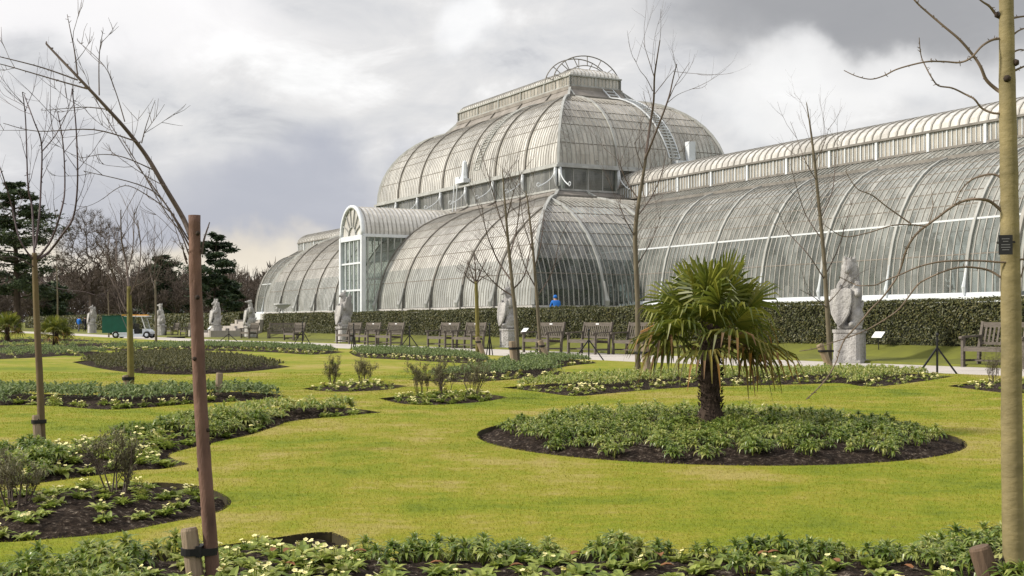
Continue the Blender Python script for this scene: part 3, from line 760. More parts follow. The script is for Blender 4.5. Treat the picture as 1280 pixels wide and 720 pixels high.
    a, b = sorted((X(-51.5), X(tb))); lbox(mb, a, b, WD0 - .25, WD1 + .25, -.05, .9); lbox(mb, a, b, WD0 - .1, WD1 + .1, .9, 1.03)
    part('plinth', mb, M['iron_white'], gh)
    mb = MB(); pts = [L(X(c[0] + 5.8 * math.cos(b)), c[1] + 5.8 * math.sin(b), -.05) for b in np.linspace(-PI / 2, PI / 2, 25)]
    top = [p + Vector((0, 0, .95 * S)) for p in pts]; k = len(pts)
    mb.add(pts + top, [(i, i + 1, k + i + 1, k + i) for i in range(k - 1)] + [tuple(range(k, 2 * k))]); part('plinth', mb, M['plinth'], gh)
wing(1); wing(-1)

# entrance portal: glazed front, barrel roof running back into the tier
PT0, PT1, PD, SPR, RAD = -73.75, -70.15, 26.7, 5.15, 1.8
pm = -71.95
def tier_D(h):
    hs = [b for a, b in low_prof]; fs = [a for a, b in low_prof]; return 27.63 + 5.87 * float(np.interp(h, hs, fs))
def arch(a): return (pm - RAD * math.cos(a), SPR + RAD * 1.0 * math.sin(a))
AA = [PI * i / 20 for i in range(21)]
roof = MB(); rbar = MB()
for a0, a1 in zip(AA[:-1], AA[1:]):
    (ta, ha), (tb_, hb_) = arch(a0), arch(a1)
    roof.quad(L(ta, PD, ha), L(tb_, PD, hb_), L(tb_, tier_D(hb_) + .2, hb_), L(ta, tier_D(ha) + .2, ha))
for D in np.arange(PD, 33.4, .27):
    pts = [L(t, D, h) for t, h in (arch(a) for a in AA) if tier_D(h) + .1 > D]
    if len(pts) > 1:
        lo = [p for p in pts if p.x < L(pm, 0, 0).x + 1e-6]; hi = [p for p in pts if p.x >= L(pm, 0, 0).x - 1e-6]
        for q in (lo, hi):
            if len(q) > 1: rbar.sweep(q, (0, 1, 0), .06, .07)
pr = part('porch', roof, M['glass'], gh); part('porch_bars', rbar, M['bar'], pr)
for t in (PT0, PT1):
    sw = MB(); sb = MB(); hs = np.linspace(.2, SPR, 14)
    for h0, h1 in zip(hs[:-1], hs[1:]): sw.quad(L(t, PD, h0), L(t, tier_D(max(h0, .84)), h0), L(t, tier_D(max(h1, .84)), h1), L(t, PD, h1))
    for D in np.arange(PD + .3, 33, .42):
        hh = [h for h in hs if tier_D(max(h, .84)) > D]
        if hh and hh[0] < SPR - .2: sb.bar(L(t, D, max(.2, hh[0])), L(t, D, SPR), .06, .08, (0, 1, 0))
    sb.bar(L(t, PD, 2.6), L(t, tier_D(2.6), 2.6), .05, .06)
    part('porch_side_glazing', sw, M['glass_porch'], gh); part('porch_side_bars', sb, M['iron'], gh)
    eb = MB(); eb.bar(L(t, PD, SPR), L(t, tier_D(SPR) + .1, SPR), .22, .2); part('porch_eave', eb, M['iron_white'], gh)
    ps = MB(); ps.bar(L(t, PD, -.1), L(t, PD, SPR), .30, .30, (0, 1, 0)); part('porch_post', ps, M['iron_white'], gh)
fr = MB(); fr.sweep([L(t, PD, h) for t, h in (arch(a) for a in AA)], (0, 1, 0), .26, .2); part('porch_arch', fr, M['iron_white'], gh, smooth=True)
tr_ = MB(); tr_.bar(L(PT0, PD, SPR - .1), L(PT1, PD, SPR - .1), .24, .34); part('porch_transom', tr_, M['iron_white'], gh)
fg = MB(); c_ = [L(t, PD + .05, h) for t, h in (arch(a) for a in AA)]; fg.add(c_, [tuple(range(len(c_)))]); fl = part('fanlight', fg, M['glass'], gh)
fb = MB()
for a in np.linspace(0, PI, 8)[1:-1]: fb.bar(L(pm - .6 * math.cos(a), PD, SPR + .6 * math.sin(a)), L(pm - 1.75 * math.cos(a), PD, SPR + 1.75 * math.sin(a)), .06, .07, (0, 1, 0))
fb.sweep([L(pm - .6 * math.cos(a), PD, SPR + .6 * math.sin(a)) for a in AA], (0, 1, 0), .08, .06)
part('fanlight_bars', fb, M['iron'], fl)
gd = MB(); gd.quad(L(PT0, PD + .06, -.1), L(PT1, PD + .06, -.1), L(PT1, PD + .06, SPR), L(PT0, PD + .06, SPR)); dr = part('entrance_glazing', gd, M['glass_porch'], gh)
gb = MB()
for k in range(1, 5): gb.bar(L(PT0 + (PT1 - PT0) * k / 5, PD, -.1), L(PT0 + (PT1 - PT0) * k / 5, PD, SPR), .09 if k != 0 else .1, .1, (0, 1, 0))
for h in (1.95, 3.55): gb.bar(L(PT0, PD, h), L(PT1, PD, h), .13, .12)
part('entrance_bars', gb, M['iron_white'], dr)
# planting and floor seen through the glass
mb = MB(); lbox(mb, -92, -52, 28.5, 49.5, -.02, .1); lbox(mb, -120, -25, 34.2, 43.8, -.02, .12); part('indoor_floor', mb, M['ghfloor'], gh)
cols = MB()
for k in range(8):
    for D in (33.9, 44.1): p = L(-84.6 + 25.4 * k / 7, D, 0); cols.tube([p, p + Vector((0, 0, 8.2 * S))], .13, 8)
for t in np.arange(-54, -28, 3.6):
    for tt_ in (t, 2 * TC - t):
        for D in (37.5, 40.5): p = L(tt_, D, 0); cols.tube([p, p + Vector((0, 0, 6.6 * S))], .09, 6)
part('columns', cols, M['iron'], gh)
def leaf_cloud(n, boxes, size):
    out = []
    for (t0, t1, D0, D1, h0, h1, k) in boxes:
        m = int(n * k)
        c = np.stack([RNG.uniform(t0, t1, m), RNG.uniform(D0, D1, m), h0 + (h1 - h0) * RNG.random(m) ** 1.4], 1)
        q = np.array([[*L(*x)] for x in c]); d1 = RNG.normal(size=(m, 3)); d2 = RNG.normal(size=(m, 3))
        s = size * (.5 + RNG.random(m))[:, None]
        out.append(np.stack([q, q + d1 * s, q + d2 * s], 1).reshape(-1, 3))
    return np.concatenate(out)
boxes = []
for _ in range(26): 
    t = random.uniform(-90, -55); D = random.uniform(30.5, 47); r_ = random.uniform(1, 2.2); top = random.uniform(2.5, 5.0) if D < 34 else random.uniform(4, 9)
    if not (-84 < t < -60 and 34 < D < 44): top = min(top, 4.6)
    boxes.append((t - r_, t + r_, D - r_ * .8, D + r_ * .8, .1, top, .04))
for _ in range(20):
    t = random.uniform(-54, -26); D = random.uniform(35.8, 42); r_ = random.uniform(.7, 1.6); boxes.append((t - r_, t + r_, D - r_ * .7, D + r_ * .7, .1, random.uniform(2.5, 5), .03))
ip = stuff(link('indoor_planting', tri_mesh('indoor_planting', leaf_cloud(22000, boxes, .32), M['inside'])), 'green tropical foliage growing inside the glasshouse', 'foliage')
ip.location = gh.location; ip.rotation_euler = gh.rotation_euler

# ------------------------------------------------------------------ bedding plants
def blade(mb, base, az, L_, w, rise, droop, m=0, seg=3, fold=.25):
    """a strap leaf that rises and arches over"""
    base = Vector(base); d = Vector((math.cos(az), math.sin(az), 0)); sd = Vector((-d.y, d.x, 0)); vs = []; fs = []
    p = base.copy(); ang = rise
    for i in range(seg + 1):
        s = i / seg; ww = w * (math.sin(PI * min(1, .18 + .82 * s)) ** .8 if s < 1 else .04)
        up = Vector((-d.x * math.sin(ang), -d.y * math.sin(ang), math.cos(ang)))
        vs += [p - sd * ww + up * ww * fold, p, p + sd * ww + up * ww * fold]
        p = p + (d * math.cos(ang) + Vector((0, 0, 1)) * math.sin(ang)) * (L_ / seg); ang -= droop / seg
    for i in range(seg):
        o = 3 * i; fs += [(o, o + 1, o + 4, o + 3), (o + 1, o + 2, o + 5, o + 4)]
    mb.add(vs, fs, m)
def flower(mb, c, r, m, m2):
    c = Vector(c); tilt = Vector((random.uniform(-.5, .5), random.uniform(-.7, .2), 1)).normalized(); u = tilt.orthogonal().normalized(); w = tilt.cross(u)
    for k in range(5):
        a = 2 * PI * k / 5; e = u * math.cos(a) + w * math.sin(a); f = w * math.cos(a) - u * math.sin(a)
        mb.quad(c, c + e * r * .7 - f * r * .5 + tilt * r * .15, c + e * r * 1.1 + tilt * r * .2, c + e * r * .7 + f * r * .5 + tilt * r * .15, m)
    mb.add([c + tilt * r * .12 + (u * math.cos(a) + w * math.sin(a)) * r * .25 for a in (0, 1.57, 3.14, 4.71)], [(0, 1, 2, 3)], m2)
def leafy_mesh(seed, lod=0):
    random.seed(seed); mb = MB(); ns = random.choice((4, 5, 5, 6)) if lod == 0 else 3
    for k in range(ns):
        a = 2 * PI * k / max(1, ns - 1) + random.uniform(-.5, .5); r_ = 0 if k == 0 else random.uniform(.045, .08); h = random.uniform(.075, .11) - (.025 if k else 0)
        c = Vector((r_ * math.cos(a), r_ * math.sin(a), h))
        if lod == 0: mb.tube([Vector((r_ * .3 * math.cos(a), r_ * .3 * math.sin(a), -.02)), c], .0045, 4, 0, False)
        rings = ((10, .50, 2.3, .076, .0085), (8, .95, 1.8, .06, .0075), (5, 1.35, .9, .036, .006)) if lod == 0 else ((6, .5, 2.2, .085, .012), (3, 1.1, 1.2, .06, .011))
        for (nl, rise, dr, ln, w) in rings:
            o = random.uniform(0, 6)
            for j in range(nl):
                blade(mb, c + Vector((0, 0, -.02 * (1.3 - rise))), o + 2 * PI * j / nl + random.uniform(-.25, .25), ln * random.uniform(.8, 1.2), w * random.uniform(.85, 1.2), rise + random.uniform(-.2, .2), dr * random.uniform(.8, 1.15), 0, 3 if lod == 0 else 2)
    return mb
def primrose_mesh(seed, lod=0, nf=6):
    random.seed(seed); mb = MB(); nl = 22 if lod == 0 else 7
    for j in range(nl):
        b = 2 * PI * j / nl * 2.4 + random.uniform(-.3, .3); s = j / nl
        blade(mb, (random.uniform(-.03, .03), random.uniform(-.03, .03), .01), b, random.uniform(.06, .10) * (1.05 - .35 * s), random.uniform(.013, .019), .35 + .75 * s + random.uniform(-.1, .1), random.uniform(.7, 1.5), 0, 3 if lod == 0 else 2, .35)
    for k in range(nf):
        a = random.uniform(0, 2 * PI); r_ = random.uniform(0, .042); fc = (r_ * math.cos(a), r_ * math.sin(a), random.uniform(.045, .075)); mb.tube([(0, 0, 0), fc], .0022, 3, 0, False); flower(mb, fc, .0105 if lod == 0 else .018, 1, 2)
    return mb
PLANT = {}
for i in range(6):
    PLANT['leafy', i] = leafy_mesh(100 + i).mesh('bedding_plant', [M['wall_leaf']])
    PLANT['prim', i] = primrose_mesh(200 + i, 0, (0, 4, 7, 10, 12, 5)[i]).mesh('primrose', [M['prim_leaf'], M['petal'], M['petal_y']])
LOW = {'leafy': [leafy_mesh(300 + i, 1) for i in range(4)], 'prim': [primrose_mesh(400 + i, 1, (3, 6, 9, 0)[i]) for i in range(4)]}
random.seed(11)
def scatter(poly, sp, dmin=.1, ymax=1e9, jit=.35):
    """an uneven planting grid inside a bed"""
    x0, y0 = poly.min(0); x1, y1 = np.minimum(poly.max(0), (1e9, ymax)); y0 = max(y0, 4.25)
    pts = []; r = 0; y = y0
    while y < y1:
        x = x0 + (.5 * sp if r % 2 else 0)
        while x < x1: pts.append((x + RNG.normal() * sp * jit * .5, y + RNG.normal() * sp * jit * .5)); x += sp
        y += sp * .87; r += 1
    if not pts: return np.zeros((0, 2)), np.zeros(0)
    P = np.array(pts); 
    k = np.abs(P[:, 0]) < P[:, 1] * .44 + .6; P = P[k]
    d = poly_dist(P, poly); k = d > dmin; return P[k], d[k]
LEAFY = []; PRIM = []; FLAT = {'grey': [], 'olive': []}
P, d = scatter(BEDS['round'], .25, .23)
LEAFY += [(x, y, q, random.uniform(.8, 1.2), 'round') for (x, y), q in zip(P, d) if (x - 1.8) ** 2 + (y - 11.55) ** 2 > .05]
P, d = scatter(BEDS['front'], .2, .09, 5.75)
for (x, y), q in zip(P, d):
    u = 640 + FPX * x / y; n = mnoise.noise((x * 2.2, y * 2.2, 0))
    lf = (q < .42 if u > 430 else (u < 225 and q < .75)) 
    if u > 430 and q > .42: lf = n > .12
    if lf: LEAFY.append((x, y, q, random.uniform(.82, 1.15), 'front'))
    elif random.random() < .85: PRIM.append((x, y, q, random.uniform(.75, 1.05), 'front', 4 if u > 430 else 1))
P, d = scatter(BEDS['front'], .16, .07, 5.75)
PRIM += [(x, y, q, random.uniform(.8, 1.1), 'front', 1) for (x, y), q in zip(P, d) if 225 < 640 + FPX * x / y < 450 and random.random() < .6]
P, d = scatter(BEDS['arrow'], .21, .12)
for (x, y), q in zip(P, d):
    u = 640 + FPX * x / y; n = mnoise.noise((x * 1.5, y * 1.5, 4)); top = y > 10.6 or (u < 60)
    if top and n > -.15 and q > .18: LEAFY.append((x, y, q, random.uniform(1.0, 1.4), 'arrow'))
    elif random.random() < .97: PRIM.append((x, y, q, random.uniform(.95, 1.4), 'arrow', 1 if top else (2 if q < .35 else 1)))
P, d = scatter(BEDS['low_left'], .2, .13)
for (x, y), q in zip(P, d):
    if random.random() < .92: PRIM.append((x, y, q, random.uniform(.7, 1.05), 'low_left', 2))
P, d = scatter(BEDS['strip_c'], .23, .12)
for (x, y), q in zip(P, d):
    back = (toG(x, y)[1] - 13.4 - .0 * x) > 0
    t_, D_ = toG(x, y); near = poly_dist(np.array([[x, y - .75]]), BEDS['strip_c'])[0] < 0
    if not near and y > 19: LEAFY.append((x, y, q, random.uniform(1.0, 1.4), 'strip_c'))
    else: PRIM.append((x, y, q, random.uniform(.95, 1.25), 'strip_c', 2 if near else 1))
P, d = scatter(BEDS['right'], .26, .15)
PRIM += [(x, y, q, 1.0, 'right', 2) for (x, y), q in zip(P, d)]
for k in ('small_a', 'small_b'):
    P, d = scatter(BEDS[k], .22, .12); PRIM += [(x, y, q, random.uniform(.9, 1.2), k, 3 if q < .4 else 2) for (x, y), q in zip(P, d)]
for k, mixl, sp in (('long_left', .0, .24), ('arrow_far', .0, .27), ('strip_a', 0, .34), ('strip_b', 0, .3), ('far_a', .2, .5), ('far_b', 0, .4), ('far_c', .6, .7), ('far_d', .7, .9)):
    P, d = scatter(BEDS[k], sp, .12)
    for (x, y), q in zip(P, d):
        near = poly_dist(np.array([[x, y - (.5 if k == 'long_left' else 1.1)]]), BEDS[k])[0] < 0
        if near: PRIM.append((x, y, q, random.uniform(1.0, 1.4) * (1.2 if y > 40 else 1), k, 3))
        elif random.random() < mixl: LEAFY.append((x, y, q, random.uniform(.9, 1.2), k))
        else: FLAT['grey'].append((x, y, q, random.uniform(1.1, 1.6) * (1.1 if y > 40 else 1) * (.75 if y > 55 else 1), k))
P, d = scatter(BEDS['lens'], .30, .14)
FLAT['olive'] += [(x, y, q, random.uniform(1.1, 1.5), 'lens') for (x, y), q in zip(P, d)]
def gz(q, x, y): return float(soil_z(np.array(q), x, y)) - .012
WHERE = {'round': 'in the round bed under the palm', 'front': 'in the bed along the bottom of the picture', 'arrow': 'in the arrow shaped bed on the left', 'low_left': 'in the bare round ended bed at lower left',
         'strip_c': 'in the long bed behind the round palm bed', 'right': 'in the small bed by the right edge', 'small_a': 'in the small farther lens bed on the lawn', 'small_b': 'in the small nearer lens bed on the lawn',
         'long_left': 'in the long thin bed on the left lawn', 'arrow_far': 'in the bed below the young trees by the path'}
vis = lambda p: abs(p[0]) < p[1] * .405 + .12
def individuals(lst, kind, name, label, cat, nm):
    lst.sort(key=lambda p: p[1]); out = [p for p in lst if vis(p) and p[1] > 4.2 and p[4] in WHERE][:300]; ids = set(map(id, out))
    for i, p in enumerate(out):
        if kind == 'prim': v = random.choice(((0, 1), (0, 1, 5, 2), (1, 2, 3, 5, 0), (3, 4, 2), (0, 0, 0, 0, 1, 5))[p[5]])
        else: v = random.randrange(nm)
        o = link(name, PLANT[kind, v], None, (p[0], p[1], gz(p[2], p[0], p[1]))); o.rotation_euler = (random.uniform(-.1, .1), random.uniform(-.1, .1), random.uniform(0, 6.28)); o.scale = (p[3],) * 3
        if kind == 'prim': o.scale.z *= 1.1
        tag(o, label + ' ' + WHERE[p[4]], cat, name.replace('_', ' ') + 's ' + WHERE[p[4]])
    return [p for p in lst if id(p) not in ids]
rest_leafy = individuals(LEAFY, 'leafy', 'bedding_plant', 'leafy green unflowered bedding plant', 'plant', 6)
rest_prim = individuals(PRIM, 'prim', 'primrose', 'low pale green primrose plant', 'primrose', 6)
def mass(name, lst, protos, mats, label, cat):
    """all the remaining plants of a kind, too many to hold one by one"""
    by = [[] for _ in protos]
    for p in lst: by[random.randrange(len(protos))].append(p)
    V = []; F = []; Mi = []; o = 0
    for pr, ps in zip(protos, by):
        if not ps: continue
        v = np.array(pr.v); n = len(v); fl = np.array([list(f) if len(f) == 4 else list(f) + [f[-1]] for f in pr.f])
        for p in ps:
            a = random.uniform(0, 6.28); c, s_ = math.cos(a), math.sin(a); sc = p[3]
            q = np.stack([(v[:, 0] * c - v[:, 1] * s_) * sc + p[0], (v[:, 0] * s_ + v[:, 1] * c) * sc + p[1], v[:, 2] * sc + gz(p[2], p[0], p[1])], 1)
            V.append(q); F.append(fl + o); Mi.append(pr.m); o += n
    V = np.concatenate(V); F = np.concatenate(F); Mi = np.concatenate([np.array(m) for m in Mi])
    me = bpy.data.meshes.new(name); me.from_pydata(V.tolist(), [], [tuple(f) if f[3] != f[2] else tuple(f[:3]) for f in F.tolist()])
    for m in mats: me.materials.append(m)
    me.polygons.foreach_set('material_index', Mi.astype(np.int32)); me.update()
    stuff(link(name, me), label, cat)
mass('bedding_planting', rest_leafy, LOW['leafy'], [M['wall_leaf']], 'leafy green bedding plants massed in the farther flower beds', 'plants')
mass('primrose_planting', rest_prim, LOW['prim'], [M['prim_leaf'], M['petal'], M['petal_y']], 'cream flowered primroses massed along the farther bed edges', 'primroses')
mass('grey_green_planting', FLAT['grey'], LOW['leafy'], [M['grey_leaf']], 'grey green spring bedding filling the farther beds', 'plants')
mass('olive_planting', FLAT['olive'], LOW['leafy'], [M['olive_leaf']], 'olive brown plants packed in the dark pointed bed', 'plants')
# fallen leaves in the nearest bed
random.seed(5)
for i in range(20):
    x, y = random.uniform(-1.6, 1.9), random.uniform(4.75, 5.15); 
    if poly_dist(np.array([[x, y]]), BEDS['front'])[0] < .1: continue
    mb = MB(); blade(mb, (0, 0, 0), random.uniform(0, 6), .055, .017, .25, .8, 0, 3, .4); o = link('fallen_leaf', mb.mesh('fallen_leaf', M['dead_leaf']), None, (x, y, .06 + .03 * random.random()))
    tag(o, 'dry brown leaf fallen among the plants of the nearest bed', 'leaf', 'fallen leaves in the nearest bed')

# ------------------------------------------------------------------ small shrubs in the beds
def grow(mb, p, d, L_, r, depth, sides, spread, wob, nchild, tips=None, up=.12, seg=4, shrink=.66, m=0):
    pts = [Vector(p)]; rad = [r]; d = Vector(d).normalized(); cur = Vector(p)
    for i in range(seg):
        d = (d + Vector((random.gauss(0, wob), random.gauss(0, wob), random.gauss(0, wob) + up * .3))).normalized()
        cur = cur + d * (L_ / seg); pts.append(cur.copy()); rad.append(r * (1 - .55 * (i + 1) / seg))
    mb.tube(pts, rad, sides, m, False)
    if depth == 0:
        if tips is not None: tips.append((pts, d))
        return
    for k in range(nchild):
        s = random.uniform(.35, 1.0); i = min(seg - 1, int(s * seg)); q = pts[i].lerp(pts[i + 1], s * seg - i)
        ax = Vector((random.gauss(0, 1), random.gauss(0, 1), random.gauss(0, 1))).cross(d)
        if ax.length < 1e-3: continue
        nd = Matrix.Rotation(random.uniform(.5, 1.3) * spread, 3, ax.normalized()) @ d + Vector((0, 0, up))
        grow(mb, q, nd, L_ * shrink * random.uniform(.7, 1.1), max(rad[i] * .6, .0012), depth - 1, max(3, sides - 1), spread, wob, nchild, tips, up, seg, shrink, m)
def shrub(px, py, h, w, label, seed, z=.04, leafy=1.0):
    random.seed(seed); b = gp(px, py); b.z = z
    t = thing('shrub', label, 'shrub', b, random.uniform(0, 6)); mb = MB(); tips = []
    for k in range(9):
        a = random.uniform(0, 6.28); lean = random.uniform(.1, .6) * w / h
        grow(mb, (math.cos(a) * .04, math.sin(a) * .04, -.05), (math.cos(a) * lean, math.sin(a) * lean, 1), h * random.uniform(.6, .95), .006, 2, 4, .7, .1, 4, tips, .25, 4, .5)
    part('stems', mb, M['twig'], t)
    lf = MB()
    for pts, d in tips:
        for k in range(int(10 * leafy)):
            p = pts[random.randrange(1, len(pts))] + Vector((random.gauss(0, .012), random.gauss(0, .012), random.gauss(0, .012)))
            blade(lf, p, random.uniform(0, 6.28), random.uniform(.022, .04), .007, random.uniform(-.2, 1.1), .6, 0, 1)
    part('foliage', lf, M['shrub_leaf'], t)
shrub(146, 628, .37, .26, 'taller wiry grey green shrub in the bare bed at lower left', 1, .04, 1.1)
shrub(22, 640, .30, .26, 'broader wiry shrub cut by the left edge in the bare bed', 2, .04, .9)
shrub(1242, 482, .52, .5, 'twiggy low shrub beside the big right trunk in the small bed', 3, .04, .7)
shrub(1290, 484, .5, .5, 'twiggy low shrub behind the right trunk at the picture edge', 9, .04, .7)
shrub(415, 484.5, .40, .2, 'left dark upright shrublet of two in the farther lens bed', 4, .04, 1.6)
shrub(452, 483.5, .40, .26, 'right dark bushy shrublet of two in the farther lens bed', 5, .04, 1.6)
shrub(527, 498, .42, .28, 'leftmost brown shrublet of three in the nearer lens bed', 6, .04, 1.4)
shrub(556, 496, .42, .3, 'middle brown shrublet of three in the nearer lens bed', 7, .04, 1.4)
shrub(591, 498.5, .46, .38, 'rightmost and widest brown shrublet in the nearer lens bed', 8, .04, 1.4)

# ------------------------------------------------------------------ hedges
def hedge(name, label, t0, t1, D0, D1, z0, z1, nface, leaf, mat, zfun=None):
    h = thing(name, label, 'hedge', G((t0 + t1) / 2, (D0 + D1) / 2, z0), GROT); mb = MB(); Lh = t1 - t0; W = D1 - D0; H = z1 - z0
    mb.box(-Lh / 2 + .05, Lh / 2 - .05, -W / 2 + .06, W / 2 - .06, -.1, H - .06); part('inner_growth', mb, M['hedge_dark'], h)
    n = nface
    u = RNG.random(n); 
    cam_t = toG(0, 0)[0]
    # more, smaller leaves towards the near end
    tt = t1 - (t1 - t0) * u ** 1.5
    area = np.array([H, W, H * .35]); area = area / area.sum(); fc = RNG.choice(3, n, p=area)
    y = np.where(fc == 0, -W / 2, np.where(fc == 2, W / 2, RNG.uniform(-W / 2, W / 2, n))); z = np.where(fc == 1, H, RNG.uniform(-.02, H, n))
    bul = np.array([mnoise.noise((a * .7, b * 1.1, c * 1.1)) for a, b, c in zip(tt, y, z)]) * .12 + RNG.normal(size=n) * .03
    y = y + np.where(fc == 0, -1, np.where(fc == 2, 1, 0)) * bul; z = z + np.where(fc == 1, 1, 0) * bul * .8
    c = np.stack([tt - (t0 + t1) / 2, y, z], 1)
    sz = leaf * (.6 + .8 * RNG.random(n)) * (1 + .6 * u); d1 = RNG.normal(size=(n, 3)); d1 /= np.linalg.norm(d1, axis=1)[:, None]
    nrm = np.where((fc == 1)[:, None], (0, 0, 1.0), np.where((fc == 0)[:, None], (0, -1.0, .5), (0, 1.0, .3))) + RNG.normal(size=(n, 3)) * .55
    d2 = np.cross(nrm, d1); d2 /= np.linalg.norm(d2, axis=1)[:, None]; d1 = np.cross(d2, nrm); d1 /= np.linalg.norm(d1, axis=1)[:, None]
    s = sz[:, None]
    q = np.stack([c - d1 * s, c - d2 * s * .45, c + d1 * s, c - d1 * s, c + d1 * s, c + d2 * s * .45], 1)
    # quads as one island: four verts per leaf
    v = np.stack([c - d1 * s, c - d2 * s * .45, c + d1 * s, c + d2 * s * .45], 1).reshape(-1, 3)
    me = bpy.data.meshes.new('foliage'); me.vertices.add(4 * n); me.vertices.foreach_set('co', v.astype(np.float32).ravel())
    me.loops.add(4 * n); me.loops.foreach_set('vertex_index', np.arange(4 * n, dtype=np.int32)); me.polygons.add(n)
    me.polygons.foreach_set('loop_start', np.arange(0, 4 * n, 4, dtype=np.int32)); me.polygons.foreach_set('loop_total', np.full(n, 4, dtype=np.int32))
    me.materials.append(mat); me.update(calc_edges=True); link('foliage', me, h); return h
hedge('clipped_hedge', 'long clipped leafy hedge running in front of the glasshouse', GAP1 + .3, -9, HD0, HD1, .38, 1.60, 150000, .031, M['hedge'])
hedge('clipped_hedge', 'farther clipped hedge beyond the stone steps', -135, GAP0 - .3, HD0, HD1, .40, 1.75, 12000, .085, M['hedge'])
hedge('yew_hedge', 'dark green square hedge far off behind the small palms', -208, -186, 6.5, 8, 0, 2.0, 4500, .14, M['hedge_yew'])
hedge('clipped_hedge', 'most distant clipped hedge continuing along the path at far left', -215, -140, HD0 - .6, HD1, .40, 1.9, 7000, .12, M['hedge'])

# ------------------------------------------------------------------ palms
def palm_frond(mb, base, az, pitch, pet, rad, nseg, droop, roll, brown):
    """one fan leaf: a stalk and a folded fan of narrow blades with drooping tips"""
    d = Vector((math.cos(az) * math.cos(pitch), math.sin(az) * math.cos(pitch), math.sin(pitch)))
    side = Vector((-math.sin(az), math.cos(az), 0)); nrm = side.cross(d) * -1
    if nrm.z < 0: nrm = -nrm
    side = Matrix.Rotation(roll, 3, d) @ side; nrm = Matrix.Rotation(roll, 3, d) @ nrm
    pts = [Vector(base) + d * (pet * s) + Vector((0, 0, -.12 * pet * s * s)) for s in (0, .35, .7, 1)]
    mb.tube(pts, [.012, .010, .008, .007], 4, 1, False); hub = pts[-1]
    for k in range(nseg):
        a = (k / (nseg - 1) - .5) * 2 * R(118); ln = rad * (1 - .22 * abs(a) / R(118)) * random.uniform(.92, 1.05)
        e = d * math.cos(a) + side * math.sin(a); e = (e + nrm * .10 * math.cos(a)).normalized(); f = e.cross(nrm).normalized()
        w = rad * .036; sag = droop * random.uniform(.6, 1.4)
        p = [hub, hub + e * ln * .45 + nrm * .01, hub + e * ln * .78 + Vector((0, 0, -1)) * sag * ln * .10, hub + e * ln * .95 + Vector((0, 0, -1)) * sag * ln * .32]
        ws = [.004, w, w * .75, .002]
        vs = []
        for q, ww in zip(p, ws): vs += [q - f * ww + nrm * ww * .6, q - nrm * ww * .2, q + f * ww + nrm * ww * .6]
        fs = []
        for i in range(3): o = 3 * i; fs += [(o, o + 1, o + 4, o + 3), (o + 1, o + 2, o + 5, o + 4)]
        bt = random.random() < brown
        mb.add(vs, fs[:4], 2 if bt and random.random() < brown * .6 else 0); o_ = len(mb.v) - len(vs)
        mb.f += [tuple(i + o_ for i in f) for f in fs[4:]]; mb.m += [2 if bt else 0] * 2
def palm(loc, label, trunk_h, sc, seed, nleaf):
    random.seed(seed); t = thing('fan_palm', label, 'palm', loc); mb = MB(); n = 26
    prof = [(.108 + .045 * max(0, 1 - i / 5) + random.uniform(-.008, .008) - .02 * math.sin(i / n * PI), trunk_h * 1.06 * i / n) for i in range(n + 1)]
    mb.lathe(prof, 14)
    for k in range(420):       # shaggy fibre and old leaf bases
        a = random.uniform(0, 6.28); z = random.uniform(.02, trunk_h); r_ = .10 + .04 * max(0, 1 - z / .16)
        p = Vector((r_ * math.cos(a), r_ * math.sin(a), z)); o = Vector((math.cos(a + random.uniform(-.5, .5)), math.sin(a + random.uniform(-.5, .5)), random.uniform(.2, 2.2))).normalized()
        mb.tube([p, p + o * random.uniform(.02, .05)], [.008, .001], 3, 0, False)
    part('trunk', mb, M['palm_trunk'], t)
    for i in range(nleaf):
        s = i / (nleaf - 1); az = i * 2.39996 + random.uniform(-.3, .3); dead = s > 1.1
        pitch = R(82) - s ** .85 * R(88) + random.uniform(-.14, .14)
        base = Vector((0, 0, trunk_h - .02 - .14 * s)) + Vector((math.cos(az), math.sin(az), 0)) * .05
        fm = MB()
        if dead: palm_frond(fm, base, az, pitch - R(10), .27 * random.uniform(.8, 1.2), .26 * random.uniform(.8, 1.1), 17, 2.4, random.uniform(-.8, .8), .9)
        else: palm_frond(fm, base, az, pitch, .37 * random.uniform(.8, 1.15), .46 * random.uniform(.88, 1.08), 23, .2 + 1.9 * s, random.uniform(-.55, .55), max(0, s - .5) * 1.1)
        col = M['palm_leaf'] if s < .72 else (M['palm_old'] if not dead else M['palm_dead'])
        part('frond', fm, [col, col, M['palm_dead']], t)
    t.scale = (sc,) * 3; return t
pm_loc = Vector((1.805, 11.6, .04))
main_palm = palm(pm_loc, 'fan palm with browning lower leaves in the middle of the round bed', .95, 1.0, 3, 30)
p = gp(69, 433.5); p2 = palm(p, 'smaller distant fan palm near the left edge, right of the pair', .72, 1.05, 4, 24); p2.location.z = -.05
p = gp(9, 427.5); p3 = dup(p2, p, 2, 'smaller distant fan palm cut by the left edge of the view', None, 1.25); p3.location.z = -.05

